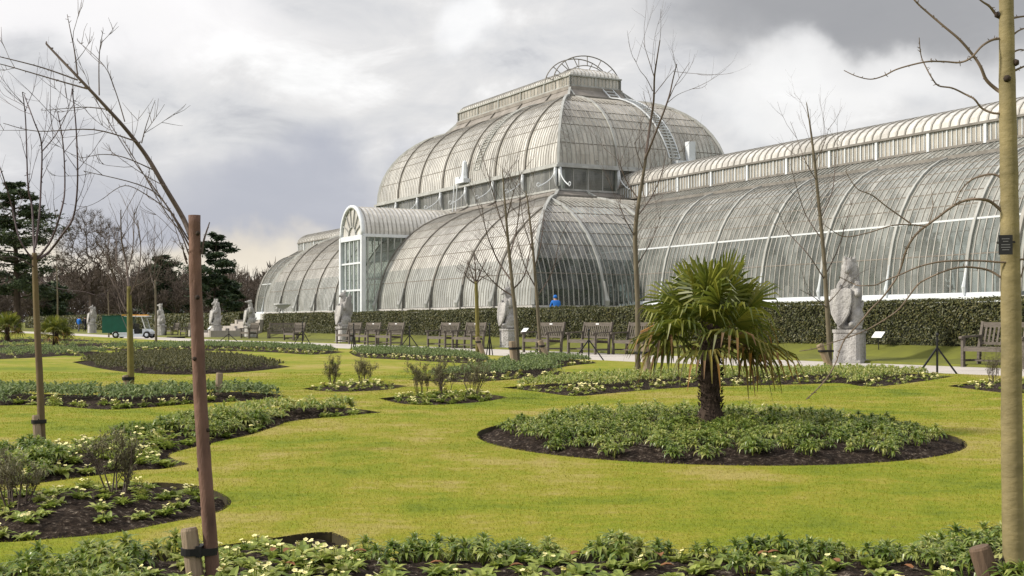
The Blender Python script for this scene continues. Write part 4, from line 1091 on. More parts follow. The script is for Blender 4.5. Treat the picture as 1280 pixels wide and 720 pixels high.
# ------------------------------------------------------------------ young trees
def pxline(pts, Y, jy=0.0, base=None):
    """a photo outline given its own depth, wandering a little towards or away from the viewer"""
    out = []; dy = 0
    for i, (x, y) in enumerate(pts):
        out.append(ap(x, y, Y + dy)); dy += random.gauss(0, 1) * jy
    return out
def smooth_line(P, per=5):
    n = len(P); out = []
    if n < 3: return P
    for i in range(n - 1):
        p0, p1, p2, p3 = P[max(0, i - 1)], P[i], P[i + 1], P[min(n - 1, i + 2)]
        for k in range(per):
            s = k / per; out.append(.5 * ((2 * p1) + (p2 - p0) * s + (2 * p0 - 5 * p1 + 4 * p2 - p3) * s * s + (3 * p1 - p0 - 3 * p2 + p3) * s ** 3))
    return out + [P[-1]]
def taper(n, a, b): return [a + (b - a) * i / max(1, n - 1) for i in range(n)]
def buds(mb, line, k, size, r0):
    for _ in range(k):
        i = random.randrange(1, len(line)); p = line[i]; d = Vector((random.gauss(0, 1), random.gauss(0, .5), random.gauss(.4, 1))).normalized()
        mb.tube([p, p + d * size * random.uniform(.4, 1.2)], [r0, r0 * .5], 4, 0, False)
def knots(mb, line, rad, k):
    for _ in range(k):
        i = random.randrange(2, len(line) - 2); p = line[i]; a = random.uniform(2.6, 6.8); o = Vector((math.cos(a), math.sin(a), 0))
        mb.tube([p + o * rad * .75, p + o * rad * 1.05], [rad * .36, rad * .22], 7, 1)
def side_twigs(mb, line, k, Lmin, Lmax, r, depth=1, spread=.8, up=.25, lo=.2):
    for _ in range(k):
        i = int(random.uniform(lo, 1) * (len(line) - 1)); i = max(1, min(i, len(line) - 2)); p = line[i]; d = (line[i + 1] - line[i - 1]).normalized()
        ax = Vector((random.gauss(0, 1), random.gauss(0, 1), random.gauss(0, 1))).cross(d)
        if ax.length < 1e-3: continue
        nd = Matrix.Rotation(random.uniform(.5, 1.1) * spread, 3, ax.normalized()) @ d
        grow(mb, p, nd, random.uniform(Lmin, Lmax), r, depth, 4, .8, .09, 3, None, up, 5, .5)
def tree(name, label, Y, trunk, rads, tmat, branches, bmat, base_z=-.05, twigs=0, tw=(.2, .5), tr=.002, extra=None, seed=1, jy=.05, kn=0, cat='tree', bud=0):
    random.seed(seed)
    T = smooth_line(pxline(trunk, Y), 5); b = T[0].copy(); t = thing(name, label, cat, b)
    n = len(T); rr = [np.interp(i / (n - 1), np.linspace(0, 1, len(rads)), rads) for i in range(n)]
    if kn: rr = [r_ * (1 + .09 * mnoise.noise((i * 1.3, seed, 0))) for i, r_ in enumerate(rr)]
    mb = MB(); mb.tube(T, rr, 12); 
    if kn: knots(mb, T, rads[0], kn)
    part('trunk', mb, [tmat, M['knot']], t, b, smooth=True)
    for bl in branches:
        pts, r0 = bl[0], bl[1]; nb = bl[2] if len(bl) > 2 else 0
        Ls = smooth_line(pxline(pts, Y, jy), 5); bm_ = MB(); bm_.tube(Ls, taper(len(Ls), r0, r0 * .35), 6)
        if bud: buds(bm_, Ls, int(bud * len(Ls) / 10) + 1, .012 * Y / 4.6, r0 * .4)
        if nb: side_twigs(bm_, Ls, nb, tw[0], tw[1], tr, 1)
        part('branch', bm_, bmat, t, b)
    if twigs:
        bm_ = MB(); side_twigs(bm_, T, twigs, tw[0], tw[1], tr, 2, .9, .3, .45); part('twigs', bm_, bmat, t, b)
    return t
sc_ = lambda L_: [(x, y) for x, y in L_]
# leaning cut tree, near left
tree('young_tree', 'reddish brown cut off tree with one thin leader bent left, near left', 4.7,
     [(268, 745), (266, 715), (261, 650), (255, 570), (250, 490), (247, 420), (244, 340), (243, 269)], [.0275, .026, .0245, .0235, .021], M['bark_red'],
     [([(240, 300), (229, 273), (206, 234), (183, 195), (156, 160), (128, 129), (97, 96), (75, 73), (58, 55)], .0105),
      ([(252, 318), (255, 300), (262, 278)], .006), ([(234, 330), (230, 318), (228, 305)], .004),
      ([(97, 94), (93, 63), (88, 38), (84, 18)], .0032, 2), ([(124, 119), (124, 70), (129, 37)], .0028, 2), ([(97, 100), (51, 84), (0, 71), (-30, 64)], .003, 2),
      ([(109, 111), (70, 100), (8, 82), (-20, 76)], .0032, 2), ([(156, 152), (144, 113), (130, 82), (97, 51)], .0024, 2), ([(171, 177), (117, 162), (47, 164), (4, 154)], .0028, 3),
      ([(136, 137), (110, 134), (89, 135), (52, 138)], .0022, 2), ([(177, 179), (183, 156), (194, 125)], .0024, 2), ([(191, 212), (156, 197), (128, 193), (101, 198)], .0024, 2),
      ([(236, 300), (202, 249), (171, 230), (105, 214)], .0034, 3), ([(238, 310), (215, 268), (195, 238), (163, 195), (117, 121)], .0038, 4), ([(218, 269), (187, 246), (156, 232), (128, 249)], .0026, 2),
      ([(236, 318), (225, 290), (205, 262), (178, 215), (150, 168)], .0032, 4), ([(234, 325), (224, 300), (212, 262)], .0026, 2), ([(205, 232), (186, 222), (160, 205), (140, 190)], .002, 2)],
     M['twig'], tw=(.06, .2), tr=.0013, seed=21, jy=.02, kn=16, bud=6)
# slim tree, far left
tree('young_tree', 'slim brown young tree with forked plum coloured crown at far left', 9.8, [(54, 575), (52, 540), (50, 480), (46, 400), (44, 345), (43, 316)], [.032, .027, .023, .019], M['bark_brownmoss'],
     [([(44, 325), (60, 316), (78, 293), (92, 270), (97, 225), (95, 158), (90, 111)], .011, 6), ([(46, 324), (64, 300), (76, 265), (81, 235), (79, 181), (72, 140)], .010, 6),
      ([(44, 310), (49, 270), (51, 235), (52, 181), (42, 150), (30, 118)], .010, 6), ([(43, 320), (40, 260), (35, 232), (32, 150), (28, 115)], .010, 6), ([(44, 328), (25, 300), (14, 255), (2, 215), (-8, 190)], .008, 5),
      ([(52, 190), (70, 168), (84, 140), (91, 111)], .005, 3), ([(44, 335), (22, 322), (0, 320), (-20, 300)], .006, 3), ([(46, 345), (60, 356), (90, 368), (130, 396)], .003, 2)], M['twig_plum'], tw=(.2, .6), tr=.0026, seed=4, jy=.08, bud=4)
tree('young_tree', 'yellow green mossy young tree standing before the green utility cart', 18.1, [(164, 500), (163, 440), (162, 390), (161, 358)], [.05, .045, .038, .026], M['bark_moss'],
     [([(162, 395), (150, 372), (142, 345), (136, 318)], .014, 5), ([(161, 360), (158, 330), (152, 300), (151, 262)], .02, 6), ([(161, 372), (172, 345), (176, 310), (172, 275)], .014, 5), ([(160, 360), (146, 330), (147, 290)], .012, 5), ([(158, 345), (166, 310), (168, 262)], .012, 5)], M['twig'], twigs=8, tw=(.3, .9), tr=.005, seed=6, jy=.15)
Yt = 39.0
tree('young_tree', 'small lollipop tree with a ball of short twigs before the pair of benches', Yt, [(597, 449), (597, 420), (596, 380), (595, 352)], [.075, .068, .06, .05], M['bark_moss'], [([(595, 355), (590, 343), (584, 325)], .03, 8), ([(595, 355), (594, 335), (593, 316)], .03, 8), ([(595, 355), (601, 340), (608, 324)], .03, 8), ([(595, 355), (603, 347), (611, 342)], .025, 6), ([(595, 355), (586, 349), (580, 340)], .025, 6)], M['twig'], tw=(.3, .7), tr=.008, seed=8, jy=.2)
tree('young_tree', 'brown young tree with tall spreading crown before the statue by the hedge', 27.5, [(648, 465), (645, 400), (641, 362), (635, 300), (631, 250), (628, 212)], [.05, .045, .036, .024, .010], M['bark_grey'],
     [([(642, 370), (628, 362), (610, 345), (592, 318)], .02, 7), ([(641, 362), (655, 345), (662, 315), (668, 280)], .02, 7), ([(640, 352), (622, 325), (608, 290), (602, 255)], .02, 7), ([(637, 320), (646, 285), (650, 245), (648, 200)], .018, 7), ([(635, 300), (622, 262), (612, 225), (598, 180)], .016, 6), ([(633, 275), (642, 240), (652, 215)], .012, 5)], M['twig'], twigs=10, tw=(.4, 1.1), tr=.006, seed=9, jy=.25)
tree('young_tree', 'grey slanting young tree with narrow crown before the first bench', 33, [(677, 455), (673, 400), (669, 345), (665, 300), (660, 255), (657, 238)], [.05, .045, .036, .024, .010], M['bark_grey'],
     [([(670, 360), (655, 330), (645, 290)], .02, 6), ([(668, 335), (676, 305), (680, 262)], .018, 6), ([(666, 315), (655, 280), (650, 245)], .016, 6), ([(671, 372), (690, 340), (700, 300), (712, 275)], .014, 4)], M['twig'], twigs=8, tw=(.4, 1.1), tr=.006, seed=10, jy=.25)
tree('young_tree', 'tall grey brown young tree left of the palm, reaching over the dome', 23.4, [(798, 478), (797, 440), (797, 380), (794, 300), (797, 262), (803, 225), (808, 192)], [.054, .049, .043, .033, .024], M['bark_grey'],
     [([(807, 197), (812, 160), (817, 127), (818, 97), (821, 75), (825, 50)], .026, 4), ([(806, 200), (818, 170), (835, 125), (841, 100), (846, 80)], .022, 4), ([(816, 114), (808, 98), (800, 88), (793, 73)], .008, 2), ([(818, 97), (811, 75), (804, 53)], .009, 2), ([(836, 124), (846, 103), (862, 78)], .009, 2),
      ([(835, 128), (848, 118), (868, 110)], .007, 2), ([(818, 118), (832, 100), (846, 84)], .007, 2), ([(799, 250), (785, 230), (775, 205), (770, 185)], .014, 6), ([(797, 270), (815, 245), (828, 215), (832, 190)], .014, 6), ([(796, 300), (782, 275), (772, 250)], .013, 6), ([(797, 330), (815, 300), (826, 270)], .012, 6), ([(805, 215), (796, 190), (793, 178)], .01, 3)], M['twig'], twigs=8, tw=(.4, 1.2), tr=.005, seed=12, jy=.25)
tree('young_tree', 'thin dark young tree with fine buds beside the right hand statue', 27, [(1038, 467), (1036, 420), (1033, 370), (1029, 310), (1023, 250), (1018, 200), (1013, 160), (1008, 128)], [.055, .048, .038, .026, .008], M['bark_grey'],
     [([(1031, 350), (1010, 318), (985, 290), (972, 262)], .014, 5), ([(1031, 345), (1048, 310), (1058, 275), (1068, 245)], .014, 5), ([(1028, 300), (1008, 270), (996, 235), (988, 205)], .013, 5), ([(1025, 275), (1040, 240), (1044, 205), (1048, 170)], .013, 5), ([(1020, 225), (1006, 200), (998, 178), (988, 152)], .010, 4), ([(1018, 205), (1030, 180), (1036, 160)], .010, 4), ([(1034, 385), (1018, 372), (1000, 362)], .012, 3), ([(1034, 380), (1050, 362), (1062, 340)], .012, 3)], M['twig'], twigs=12, tw=(.4, 1.1), tr=.005, seed=14, jy=.3, bud=6)
# near right trunk
tree('young_tree', 'big smooth olive barked trunk close by at the right edge', 4.6, [(1268, 760), (1267, 700), (1265.5, 600), (1264.5, 500), (1264, 400), (1262.5, 300), (1261, 200), (1259, 100), (1258, 0), (1257, -70)], [.0385, .0385, .037, .036, .033, .030, .026, .023], M['bark_olive'],
     [([(1255, 117), (1246, 112), (1233, 100), (1226, 84), (1217, 70), (1200, 50), (1180, 33), (1160, 16), (1143, 0), (1120, -30)], .0075), ([(1252, 48), (1240, 50), (1227, 58), (1214, 72), (1200, 78), (1180, 77), (1160, 77), (1140, 81), (1120, 87), (1104, 95), (1088, 99), (1070, 95), (1055, 88)], .0048),
      ([(1252, 142), (1240, 141), (1227, 135), (1218, 124), (1207, 118), (1190, 110), (1173, 107), (1164, 96), (1157, 83), (1152, 72), (1150, 60), (1149, 47)], .0042), ([(1253, 25), (1245, 18), (1237, 8), (1228, 2), (1218, -6)], .0065), ([(1264, 23), (1275, 21), (1300, 18)], .005), ([(1265, 90), (1280, 83), (1300, 76)], .005), ([(1265, 45), (1276, 37), (1300, 30)], .004), ([(1265, 66), (1276, 62), (1290, 66)], .004),
      ([(1257, 229), (1248, 220), (1236, 218), (1220, 222), (1209, 229), (1200, 240), (1193, 256)], .0048), ([(1256, 268), (1248, 260), (1236, 251), (1222, 249), (1209, 250), (1196, 255), (1185, 262), (1172, 272), (1158, 282), (1148, 290), (1139, 301), (1132, 315), (1127, 332), (1122, 345), (1115, 356), (1103, 372), (1088, 387), (1076, 402), (1065, 414), (1056, 424), (1049, 440), (1045, 453), (1034, 472), (1020, 488), (1008, 499)], .006),
      ([(1158, 283), (1140, 281), (1115, 282), (1085, 291), (1057, 296), (1040, 288), (1028, 279)], .003), ([(1139, 280), (1125, 270), (1108, 258), (1090, 244), (1073, 237), (1064, 226), (1057, 214)], .003), ([(1160, 282), (1166, 262), (1164, 235)], .002),
      ([(1300, 328), (1279, 324), (1259, 328), (1225, 326), (1193, 326), (1170, 328), (1147, 334), (1126, 343), (1108, 350), (1095, 356), (1084, 357), (1073, 357), (1065, 354), (1049, 346)], .0042), ([(1256, 350), (1236, 338), (1213, 334), (1195, 335), (1178, 340), (1160, 348), (1147, 356), (1135, 372), (1123, 387), (1108, 398), (1088, 410), (1065, 420), (1038, 429), (1018, 436), (999, 439)], .0042), ([(1270, 352), (1276, 346), (1282, 326)], .004)],
     M['twig_pale'], seed=31, jy=.012, kn=4, bud=5)
# thin saplings by the far path
for i, (x, y0, y1, lab) in enumerate(((136, 421, 365, 'bare thin sapling in front of the rear of the green cart'), (195, 432, 350, 'bare thin dark sapling just right of the green cart'), (72, 421, 330, 'bare thin sapling rising behind the distant palm'))):
    Y = FPX / (y0 - HZ); tree('sapling', lab, Y, [(x, y0 + 1), (x, (y0 + y1) / 2), (x - 1, y1)], [.06, .05, .03], M['bark_grey'], [([(x, y1 + 14), (x - 8, y1 - 12), (x - 10, y1 - 40)], .02, 6), ([(x - 1, y1 + 4), (x + 7, y1 - 22), (x + 8, y1 - 50)], .02, 6), ([(x - 1, y1), (x - 2, y1 - 35), (x - 1, y1 - 70)], .02, 6)], M['twig'], tw=(.7, 2), tr=.012, seed=40 + i, jy=.4)
# stakes with their rubber ties
def stake(px, py, h, w, lean, label, mat, Y=None, tie=None, tz=.8):
    b = gp(px, py) if Y is None else ap(px, py, Y); b.z = -.1
    t = thing('tree_stake', label, 'stake', b); mb = MB(); ln = Vector((lean, .05, 1)).normalized() * (h + .1)
    mb.tube([Vector((0, 0, 0)), ln * .5, ln * .97, ln], [w, w, w * .98, w * .86], 10); part('post', mb, mat, t, smooth=False)
    if tie is not None:
        c = ln * tz; mb = MB(); d = Vector(tie[:3]) - b
        d = Vector((d.x, d.y, c.z)); mid = (c + d) / 2; ax = (d - c); ax.z = 0; Lx = ax.length; ax.normalize(); sd = Vector((-ax.y, ax.x, 0))
        ra, rb = w * 1.12, tie[3] if len(tie) > 3 else w
        loop = []
        for a in np.linspace(PI / 2, 3 * PI / 2, 9): loop.append(c + ax * (ra * math.cos(a)) + sd * (ra * math.sin(a)))
        for a in np.linspace(-PI / 2, PI / 2, 9): loop.append(d + ax * (rb * math.cos(a)) + sd * (rb * math.sin(a)))
        loop.append(loop[0]); mb.sweep([p + Vector((0, 0, -.012)) for p in loop], (0, 0, 1), .026 * min(1.7, max(1, b.y / 9)), .006); mb.box(mid.x - .01, mid.x + .012, mid.y - ra, mid.y + ra, mid.z - .03, mid.z + .01)
        part('tie', mb, M['rubber'], t)
    return t
tp = ap(262, 672, 4.7); stake(252, 760, .25, .032, -.15, 'pale timber stake with black strap holding the near left trunk', M['stake'], 4.68, (tp.x, tp.y, tp.z, .029), .79)
tp = ap(52, 526, 9.8); stake(50, 572, .30, .030, -.10, 'grey timber stake strapped to the slim tree at far left', M['stake'], 9.75, (tp.x, tp.y, tp.z, .034), .9)
tp = ap(163, 480, 18.1); stake(162, 497, .27, .045, -.18, 'short stake tied to the yellow green tree on the lawn', M['stake'], 18.05, (tp.x, tp.y, tp.z, .055), .9)
stake(1256, 745, .205, .040, -.30, 'short brown sawn stake leaning beside the big right trunk', M['stake_dark'], 4.6)
stake(250 + 22, 500, .34, .045, .05, 'short stake standing just behind the near left trunk', M['stake'], 17.0)
for (x, y, ln, tx, Y, lab) in ((606, 450, -.35, 597, 38.8, 'leaning stake at the foot of the lollipop tree'), (644, 466, -.10, 648, 27.3, 'grey stake at the foot of the tree before the statue'), (689, 455, -.45, 677, 32.8, 'leaning stake braced to the slanting grey tree'), (811, 474, -.10, 798, 23.3, 'stake behind the palm fronds beside the tall young tree'), (1042, 470, -.45, 1038, 26.8, 'leaning grey stake beside the thin tree near the right statue')):
    tp = ap(tx, y - 18, Y + .1); stake(x, y, .62, .075, ln, lab, M['stake'], Y, (tp.x, tp.y, tp.z, .07), .8)
# label on the near right trunk
q = ap(1257, 306, 4.535); t = thing('plant_label', 'small black plant label tied to the big right trunk', 'plant label', q, R(-14)); mb = MB(); mb.box(-.0235, .0235, -.002, .002, -.035, .035); part('plate', mb, M['black'], t)
mb = MB()
for k, (w, z) in enumerate(((.013, .021), (.009, .012), (.015, .0), (.016, -.009), (.012, -.018))): mb.box(-w, w, -.0032, -.0021, z - .0013, z + .0013)
part('engraving', mb, simple('engraved_grey', (.16, .16, .165)), t)
mb = MB(); ring = [Vector((.012 + .0335 * math.cos(a), .066 - .0 + .0335 * math.sin(a), .012)) for a in np.linspace(0, 2 * PI, 18)]; mb.sweep(ring, (0, 0, 1), .007, .003); part('strap', mb, M['rubber'], t)


# ------------------------------------------------------------------ statues
def blob_mesh(items, voxel, mat, sm=2):
    """one continuous carved body out of overlapping masses"""
    bm = bmesh.new()
    for it in items:
        (c, r_), rot = it[:2], (it[2] if len(it) > 2 else (0, 0, 0))
        mt = Matrix.Translation(c) @ Matrix.Rotation(rot[2], 4, 'Z') @ Matrix.Rotation(rot[1], 4, 'Y') @ Matrix.Rotation(rot[0], 4, 'X') @ Matrix.Diagonal((*r_, 1))
        bmesh.ops.create_uvsphere(bm, u_segments=16, v_segments=10, radius=1, matrix=mt)
    me = bpy.data.meshes.new('tmp'); bm.to_mesh(me); bm.free(); o = bpy.data.objects.new('tmp', me); COL.objects.link(o)
    m = o.modifiers.new('r', 'REMESH'); m.mode = 'VOXEL'; m.voxel_size = voxel
    m = o.modifiers.new('s', 'SMOOTH'); m.iterations = sm; m.factor = .5
    dg = bpy.context.evaluated_depsgraph_get(); out = bpy.data.meshes.new_from_object(o.evaluated_get(dg)); bpy.data.objects.remove(o)
    out.materials.clear(); out.materials.append(mat); out.polygons.foreach_set('use_smooth', [True] * len(out.polygons)); out.name = 'beast'; return out
def beast(kind):
    B = [((0, 0, .08), (.36, .36, .10)), ((.2, .02, .32), (.19, .32, .28)), ((-.2, .02, .32), (.19, .32, .28)), ((0, .1, .62), (.29, .27, .46)), ((0, .02, 1.0), (.27, .24, .36)),
         ((.17, -.2, .75), (.085, .09, .45), (.12, .1, 0)), ((-.17, -.2, .75), (.085, .09, .45), (.12, -.1, 0)), ((.24, -.06, 1.05), (.12, .13, .22)), ((-.24, -.06, 1.05), (.12, .13, .22)),
         ((.16, -.3, .16), (.10, .16, .08)), ((-.16, -.3, .16), (.10, .16, .08))]
    if kind == 'maned':
        B += [((0, .02, 1.38), (.25, .23, .27)), ((0, -.04, 1.58), (.19, .2, .2)), ((0, -.22, 1.53), (.1, .12, .09)), ((0, -.3, 1.49), (.07, .06, .06)), ((.15, .02, 1.72), (.05, .05, .07)), ((-.15, .02, 1.72), (.05, .05, .07))]
        B += [((.15 * math.cos(a), .13 * math.sin(a), 1.8), (.035, .035, .1)) for a in np.linspace(0, 2 * PI, 7)[:-1]] + [((0, 0, 1.77), (.16, .15, .06))]
        B += [((.2, .3, .5), (.06, .06, .3), (-.4, .3, 0))]
        for k in range(34):
            a = k * 2.4; z = 1.12 + .5 * k / 34; r_ = .25 - .05 * (k / 34); B.append(((r_ * math.sin(a), .03 - r_ * .92 * math.cos(a), z), (.05, .05, .1)))
        B += [((.27, -.22, .98), (.09, .2, .09), (.5, 0, .3)), ((-.27, -.22, .98), (.09, .2, .09), (.5, 0, -.3)), ((0, .16, .9), (.31, .2, .55))]
    elif kind == 'winged':
        B += [((0, 0, 1.35), (.17, .18, .24)), ((0, -.06, 1.58), (.15, .18, .16)), ((0, -.24, 1.55), (.055, .12, .06), (.3, 0, 0)), ((.08, .06, 1.76), (.035, .04, .1)), ((-.08, .06, 1.76), (.035, .04, .1))]
        B += [((.3, .16, 1.0), (.08, .22, .55), (.25, .15, 0)), ((-.3, .16, 1.0), (.08, .22, .55), (.25, -.15, 0)), ((.33, .2, 1.45), (.06, .12, .25)), ((-.33, .2, 1.45), (.06, .12, .25))]
    elif kind == 'horned':
        B += [((0, .02, 1.34), (.19, .2, .26)), ((0, -.08, 1.55), (.14, .2, .15)), ((0, -.28, 1.46), (.08, .15, .08), (.4, 0, 0)), ((.13, .04, 1.6), (.07, .03, .04)), ((-.13, .04, 1.6), (.07, .03, .04)), ((0, -.05, 1.78), (.03, .04, .16), (.25, 0, 0)), ((.1, .0, 1.7), (.03, .03, .1), (0, .3, 0)), ((-.1, .0, 1.7), (.03, .03, .1), (0, -.3, 0)), ((0, .18, 1.25), (.09, .1, .35))]
    else:   # hound like, head lifted
        B += [((0, .0, 1.36), (.16, .17, .28), (.15, 0, 0)), ((0, -.08, 1.6), (.13, .17, .14)), ((0, -.27, 1.6), (.065, .16, .065), (-.1, 0, 0)), ((.11, .05, 1.66), (.045, .05, .11), (0, .3, 0)), ((-.11, .05, 1.66), (.045, .05, .11), (0, -.3, 0)), ((.22, .25, .35), (.07, .07, .3), (-.5, .2, 0))]
    me = blob_mesh(B, .026, M['stone'], 1)
    return me
BEAST = {k: beast(k) for k in ('maned', 'winged', 'horned', 'hound')}
def shield_mb(dx):
    mb = MB(); out = [(-.30, .42), (-.1, .46), (0, .43), (.1, .46), (.30, .42), (.33, .1), (.26, -.2), (.12, -.42), (0, -.52), (-.12, -.42), (-.26, -.2), (-.33, .1)]; n = len(out)
    M_ = Matrix.Translation((dx, -.40, .62)) @ Matrix.Rotation(-.16, 4, 'X') @ Matrix.Rotation(dx * 1.2, 4, 'Z')
    v = [M_ @ Vector((x, .05, z)) for x, z in out] + [M_ @ Vector((x, -.03, z)) for x, z in out] + [M_ @ Vector((x * .82, -.05, z * .82)) for x, z in out] + [M_ @ Vector((0, -.085, 0))]
    f = [tuple(range(n - 1, -1, -1))] + [(i, (i + 1) % n, n + (i + 1) % n, n + i) for i in range(n)] + [(n + i, n + (i + 1) % n, 2 * n + (i + 1) % n, 2 * n + i) for i in range(n)] + [(2 * n + i, 2 * n + (i + 1) % n, 3 * n) for i in range(n)]
    return mb.add(v, f)
def statue(px, py, kind, sc, label, rot, shx=0.0, round_plinth=False, z=0):
    b = gp(px, py); b.z = -.04
    t = thing('stone_statue', label, 'statue', b, rot); t.scale = (sc * .9, sc * .9, sc); mb = MB()
    if round_plinth: mb.lathe([(.47, 0), (.47, .1), (.42, .12), (.42, .74), (.45, .77), (.45, .84)], 10)
    else:
        mb.box(-.42, .42, -.42, .42, 0, .10); 
        v = []; 
        for z_, h in ((.10, .38), (.78, .37), (.78, .40), (.86, .40)):
            c = h * .22; v += [(x, y, z_) for x, y in ((-h + c, -h), (h - c, -h), (h, -h + c), (h, h - c), (h - c, h), (-h + c, h), (-h, h - c), (-h, -h + c))]
        mb.add(v, [(i * 8 + k, i * 8 + (k + 1) % 8, i * 8 + 8 + (k + 1) % 8, i * 8 + 8 + k) for i in range(3) for k in range(8)] + [tuple(range(24, 32))])
    part('plinth', mb, M['stone'], t)
    o = link('beast', BEAST[kind], t, (0, 0, .83))
    s = shield_mb(shx); me = s.mesh('shield', M['stone']); link('shield', me, t, (0, 0, .83)); return t
STAT = [(1062, 452.5, 'maned', 1.02, 'stone heraldic beast with shield and crown beside the right hand hedge', -.55, -.14, False), (636, 435.5, 'horned', .98, 'stone horned beast on a plinth behind the brown young tree', -1.0, 0, True),
        (430, 428.5, 'winged', 1.02, 'stone winged beast standing before the glazed porch of the glasshouse', -1.0, .05, False), (313, 423.0, 'hound', 1.0, 'stone beast with lifted head right beside the stone steps', -1.1, 0, False),
        (270, 421.8, 'maned', 1.02, 'stone crowned beast on a square plinth left of the stone steps', -1.0, 0, False), (201, 420.0, 'hound', 1.0, 'stone beast right of the green cart, leaning back', -1.9, 0, False), (115, 417.0, 'winged', 1.05, 'most distant stone winged beast, behind the two walkers', -1.0, 0, False)]
for a in STAT: statue(*a)
# urn on the terrace behind the hedge
q = ap(353, 404, 88); t = thing('stone_urn', 'shallow white stone tazza on a pedestal above the far hedge', 'urn', (q.x, q.y, .9)); mb = MB()
mb.box(-.42, .42, -.42, .42, 0, .62); mb.box(-.48, .48, -.48, .48, .62, .70); part('pedestal', mb, M['plinth'], t)
mb = MB(); mb.lathe([(.26, .70), (.2, .76), (.09, .86), (.08, 1.0), (.16, 1.06), (.34, 1.16), (.5, 1.28), (.56, 1.36), (.60, 1.38), (.60, 1.43), (.5, 1.42), (.3, 1.36)], 20); part('bowl', mb, M['white'], t, smooth=True)

# ------------------------------------------------------------------ benches
def bench_parts(t, Lb=1.64):
    h = Lb / 2
    for sx in (-1, 1):
        mb = MB(); mb.box(sx * h - .035, sx * h + .035, -.29, -.22, 0, .64); part('leg', mb, M['wood'], t)
        mb = MB(); mb.bar((sx * h, .23, 0), (sx * h, .25, .46), .07, .07, (0, 1, 0)); mb.bar((sx * h, .25, .45), (sx * h, .37, 1.0), .07, .06, (0, 1, 0)); part('leg', mb, M['wood'], t)
        mb = MB(); mb.bar((sx * h, -.33, .655), (sx * h, .29, .685), .085, .04); mb.tube([(sx * h - .043, -.32, .64), (sx * h + .043, -.32, .64)], .035, 8); part('armrest', mb, M['wood'], t)
    mb = MB()
    for k in range(6): y = -.27 + k * .088; mb.box(-h + .036, h - .036, y, y + .068, .43 - .006 * k, .452 - .006 * k)
    mb.box(-h + .036, h - .036, -.285, -.262, .345, .428); mb.box(-h + .036, h - .036, .2, .224, .34, .40); part('seat', mb, M['wood'], t)
    mb = MB(); yb = lambda z: .25 + (z - .45) * .218
    mb.bar((-h + .03, yb(.93), .93), (h - .03, yb(.93), .93), .035, .11); mb.bar((-h + .03, yb(.52), .52), (h - .03, yb(.52), .52), .035, .06)
    for k in range(13): x = -h + .12 + k * (Lb - .24) / 12; mb.bar((x, yb(.54), .54), (x, yb(.89), .89), .052, .014, (0, 1, 0))
    part('backrest', mb, M['wood'], t)
    mb = MB()
    for sx in (-1, 1): mb.box(sx * h - .02, sx * h + .02, -.22, .2, .12, .17)
    mb.box(-h + .02, h - .02, -.03, .0, .125, .165); part('stretcher', mb, M['wood'], t)
def plaque(t):
    mb = MB(); mb.box(-.09, .09, .30, .312, .915, .96, 0, Matrix.Translation((0, .018, 0))); part('plaque', mb, M['plate'], t)
def bench_at(px, py, label, rz=GROT, first=None, plq=True):
    b = gp(px, py); b.z = -.02; ex = Vector((math.cos(rz), math.sin(rz), 0)); ey = Vector((-math.sin(rz), math.cos(rz), 0)); c = b + ex * .82 + ey * .255
    if first is None: o = thing('park_bench', label, 'bench', c, rz, 'wooden benches along the path'); bench_parts(o)
    else: o = dup(first, c, rz, label)
    o.scale = (1.06,) * 3
    return o
b0 = bench_at(1206.5, 457.5, 'weathered wooden bench partly hidden by the big right trunk')
BL = [(656, 439.6, 'slatted bench just right of the round plinth statue, leftmost of its three', 1), (712, 441.0, 'slatted bench with a bright white plaque, middle of three by the palm', 1), (768, 442.2, 'slatted bench half hidden by the palm leaves, rightmost of its three', 0),
      (536, 433.8, 'bench left of the lollipop tree, left of a close pair', 1), (567, 434.9, 'bench directly behind the lollipop tree trunk, right of a close pair', 1),
      (422, 429.0, 'bench right beside the winged statue, leftmost of a row of three', 0), (444, 430.3, 'middle bench in the row of three right of the porch statue', 1), (471, 431.6, 'rightmost bench in the row of three, behind a black tripod', 1),
      (356, 426.4, 'bench standing before the far end of the long hedge, near the urn', 0), (302, 424.0, 'bench in front of the statue beside the stone steps', 0), (226, 420.8, 'distant bench under the far hedge, right of a pair', 0), (208, 420.0, 'distant bench under the far hedge beside the leaning back statue', 0)]
made = []
for (x, y, lab, pq) in BL: made.append((bench_at(x, y, lab, GROT, b0), pq))
bench_at(336, 424.6, 'greenish bench by the hedge end turned to face along the path', GROT + R(62), b0)
for o, pq in made:
    if pq: plaque(o)

# ------------------------------------------------------------------ small things along the path
def tripod(px, py, label, h=.78, sp=.45, rz=0):
    b = gp(px, py); b.z = -.03; t = thing('rope_stand', label, 'tripod stand', b, rz); mb = MB(); mb.tube([(0, 0, 0), (0, 0, h)], .022, 8); mb.lathe([(.0, 0), (.03, .02), (.036, .045), (.02, .07), (.0, .085)], 8, 0, (0, 0, h)); part('post', mb, M['black'], t)
    for a in (R(205), R(-28)):
        mb = MB(); mb.bar((0, 0, h * .72), (sp * math.cos(a), sp * .25 * math.sin(a), -.02), .032, .032); part('stay', mb, M['black'], t)
tripod(1171.5, 467.2, 'black iron three legged stand on the path edge by the right bench', .76, .46)
tripod(736, 449.6, 'black three legged stand before the bench with the bright plaque', .80, .48)
tripod(512, 438.4, 'black three legged stand before the right end of the row of three benches', .85, .5)
tripod(378, 433.2, 'black three legged stand in front of the bench near the urn', 1.0, .5)
tripod(442, 437.5, 'thin black stand in front of the winged statue bench row', .95, .12)
tripod(612, 444, 'black stand just right of the lollipop tree', .95, .12)
tripod(286, 429.5, 'black stand on the path before the stone steps', .7, .7)
